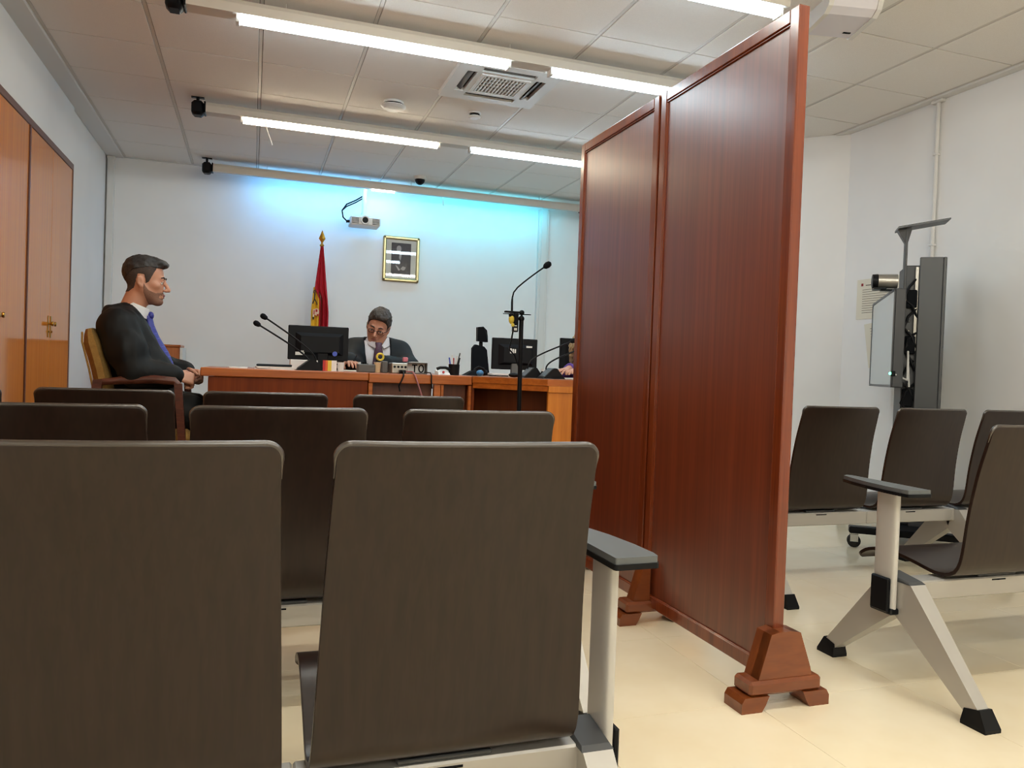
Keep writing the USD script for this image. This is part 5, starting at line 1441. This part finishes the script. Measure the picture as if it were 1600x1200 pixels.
for w_, e_ in (("wR", "eR"), ("wL", "eL")):
    w0, e0 = T_(K[w_]), T_(K[e_]); dd = (w0 - e0) / np.linalg.norm(w0 - e0)
    part(jd, "cuff", tube([w0 - dd * .04, w0 - dd * .02, w0 + dd * .004, w0 + dd * .006], [.041, .040, .038, .032], 18), "shirt_grey", 40)
face_bits(jd, JC, JR, JS)
wj = lambda *p: np.array(JC) + JR @ (JS * np.array(p, float))
part(jd, "glasses", [tube([wj(.098, sg * .032 + .020 * math.cos(t), -.008 + .014 * math.sin(t)) for t in np.linspace(0, 2 * math.pi, 17)], .0019, 6) for sg in (-1, 1)] +
     [tube([wj(.098, -.012, -.004), wj(.101, 0, -.002), wj(.098, .012, -.004)], .0018, 6)] + [tube([wj(.096, sg * .052, -.003), wj(.06, sg * .074, -.001), wj(-.005, sg * .084, .002)], .0018, 6) for sg in (-1, 1)], "black_plastic", True)
part(jd, "hair", hair_mesh(JC, JR, JS, [((-.018, 0, .040), (.106, .084, .094), .02), ((.040, .012, .094), (.052, .058, .026), .02), ((-.05, 0, -.01), (.062, .074, .07), .03)],
                           lambda L: np.maximum(np.interp(L[..., 0], [-.13, -.06, -.03, -.005, .018, .030, .05, .075, .11], [-.085, -.075, -.03, .0, -.012, .020, .048, .074, .084]) - L[..., 2], -1), amp=.010, seed=4), "hair_greybrown", True)
lay("pen", "thin dark pen in the writing judge's right hand", "pen", cyl(T_((.52, -.235, .775)), T_((.50, -.19, .86)), .004, n=8), "black_plastic", None, 40)

# ---------- the third person, mostly hidden by the screen
T_, A_ = place(2.20, 4.66, -145)
wm = thing("person", "person with blond hair and purple top, mostly hidden behind the screen edge", "person", (2.20, 4.66, ZD))
K = dict(T=T_, A=A_, pel=(-.02, 0, .55), bel=(.02, 0, .65), che=(.09, 0, .76), nk=(.14, 0, .865), sR=(.09, -.15, .80), sL=(.09, .15, .80),
         eR=(.12, -.20, .70), wR=(.33, -.04, .825), eL=(.17, .20, .74), wL=(.36, .07, .825))
WC = tuple(T_((.205, -.01, .945)))
WR = A_ @ euler(14, 32, 0)
WS = .92
B = Field((1.60, 4.10, .16), (2.62, 5.05, 1.28), .0070)
seated(B, K, -.006, (.09, .10, .098))
add_head(B, WC, WR, WS, T_(K["nk"]))
for w_, dr, sd_ in (("wR", (1, .15, -.1), -1), ("wL", (1, -.1, -.1), 1)):
    add_hand(B, T_(K[w_]), A_ @ np.array(dr), (0, 0, 1), sd_, .92, (3, 12, 10))
soles(wm, K, B)
part(wm, "body", B.mesh(), "skin", True)
G = Field((1.70, 4.15, .50), (2.6, 5.05, 1.14), .009)
seated(G, K, .010, (.09, .10, .098), legs=False)
X = G.grid(); Lc = (X - np.array([2.20, 4.66, ZD])) @ A_
G.clip(np.where(Lc[..., 2] > .79, .062 - np.sqrt((Lc[..., 0] - .15) ** 2 + Lc[..., 1] ** 2), -1))
G.clip(Lc[..., 0] - .33)
part(wm, "jumper", G.mesh(), "purple_cloth", True)
G = Field((1.60, 4.10, .19), (2.62, 5.05, .90), .010)
for sg in (-1, 1):
    G.cap(T_((-.02, sg * .09, .55)), T_((.38, sg * .11, .53)), .096, .07, .04)
    G.cap(T_((.38, sg * .11, .53)), T_((.40, sg * .11, .10)), .066, .05, .04)
part(wm, "trousers", G.mesh(), "trouser", True)
face_bits(wm, WC, WR, WS, "hair_blond")
part(wm, "hair", hair_mesh(WC, WR, WS, [((-.018, 0, .040), (.110, .090, .098), .02)] + [((.0, sg * .085, -.06), (.055, .024, .12), .03) for sg in (-1, 1)] + [((-.07, 0, -.06), (.05, .09, .12), .03)],
                           lambda L: np.where(np.abs(L[..., 1]) < .062, np.interp(L[..., 0], [-.13, .02, .05, .075, .11], [-.2, -.2, .03, .078, .09]) - L[..., 2], L[..., 0] - .062), amp=.012, seed=9), "hair_blond", True)
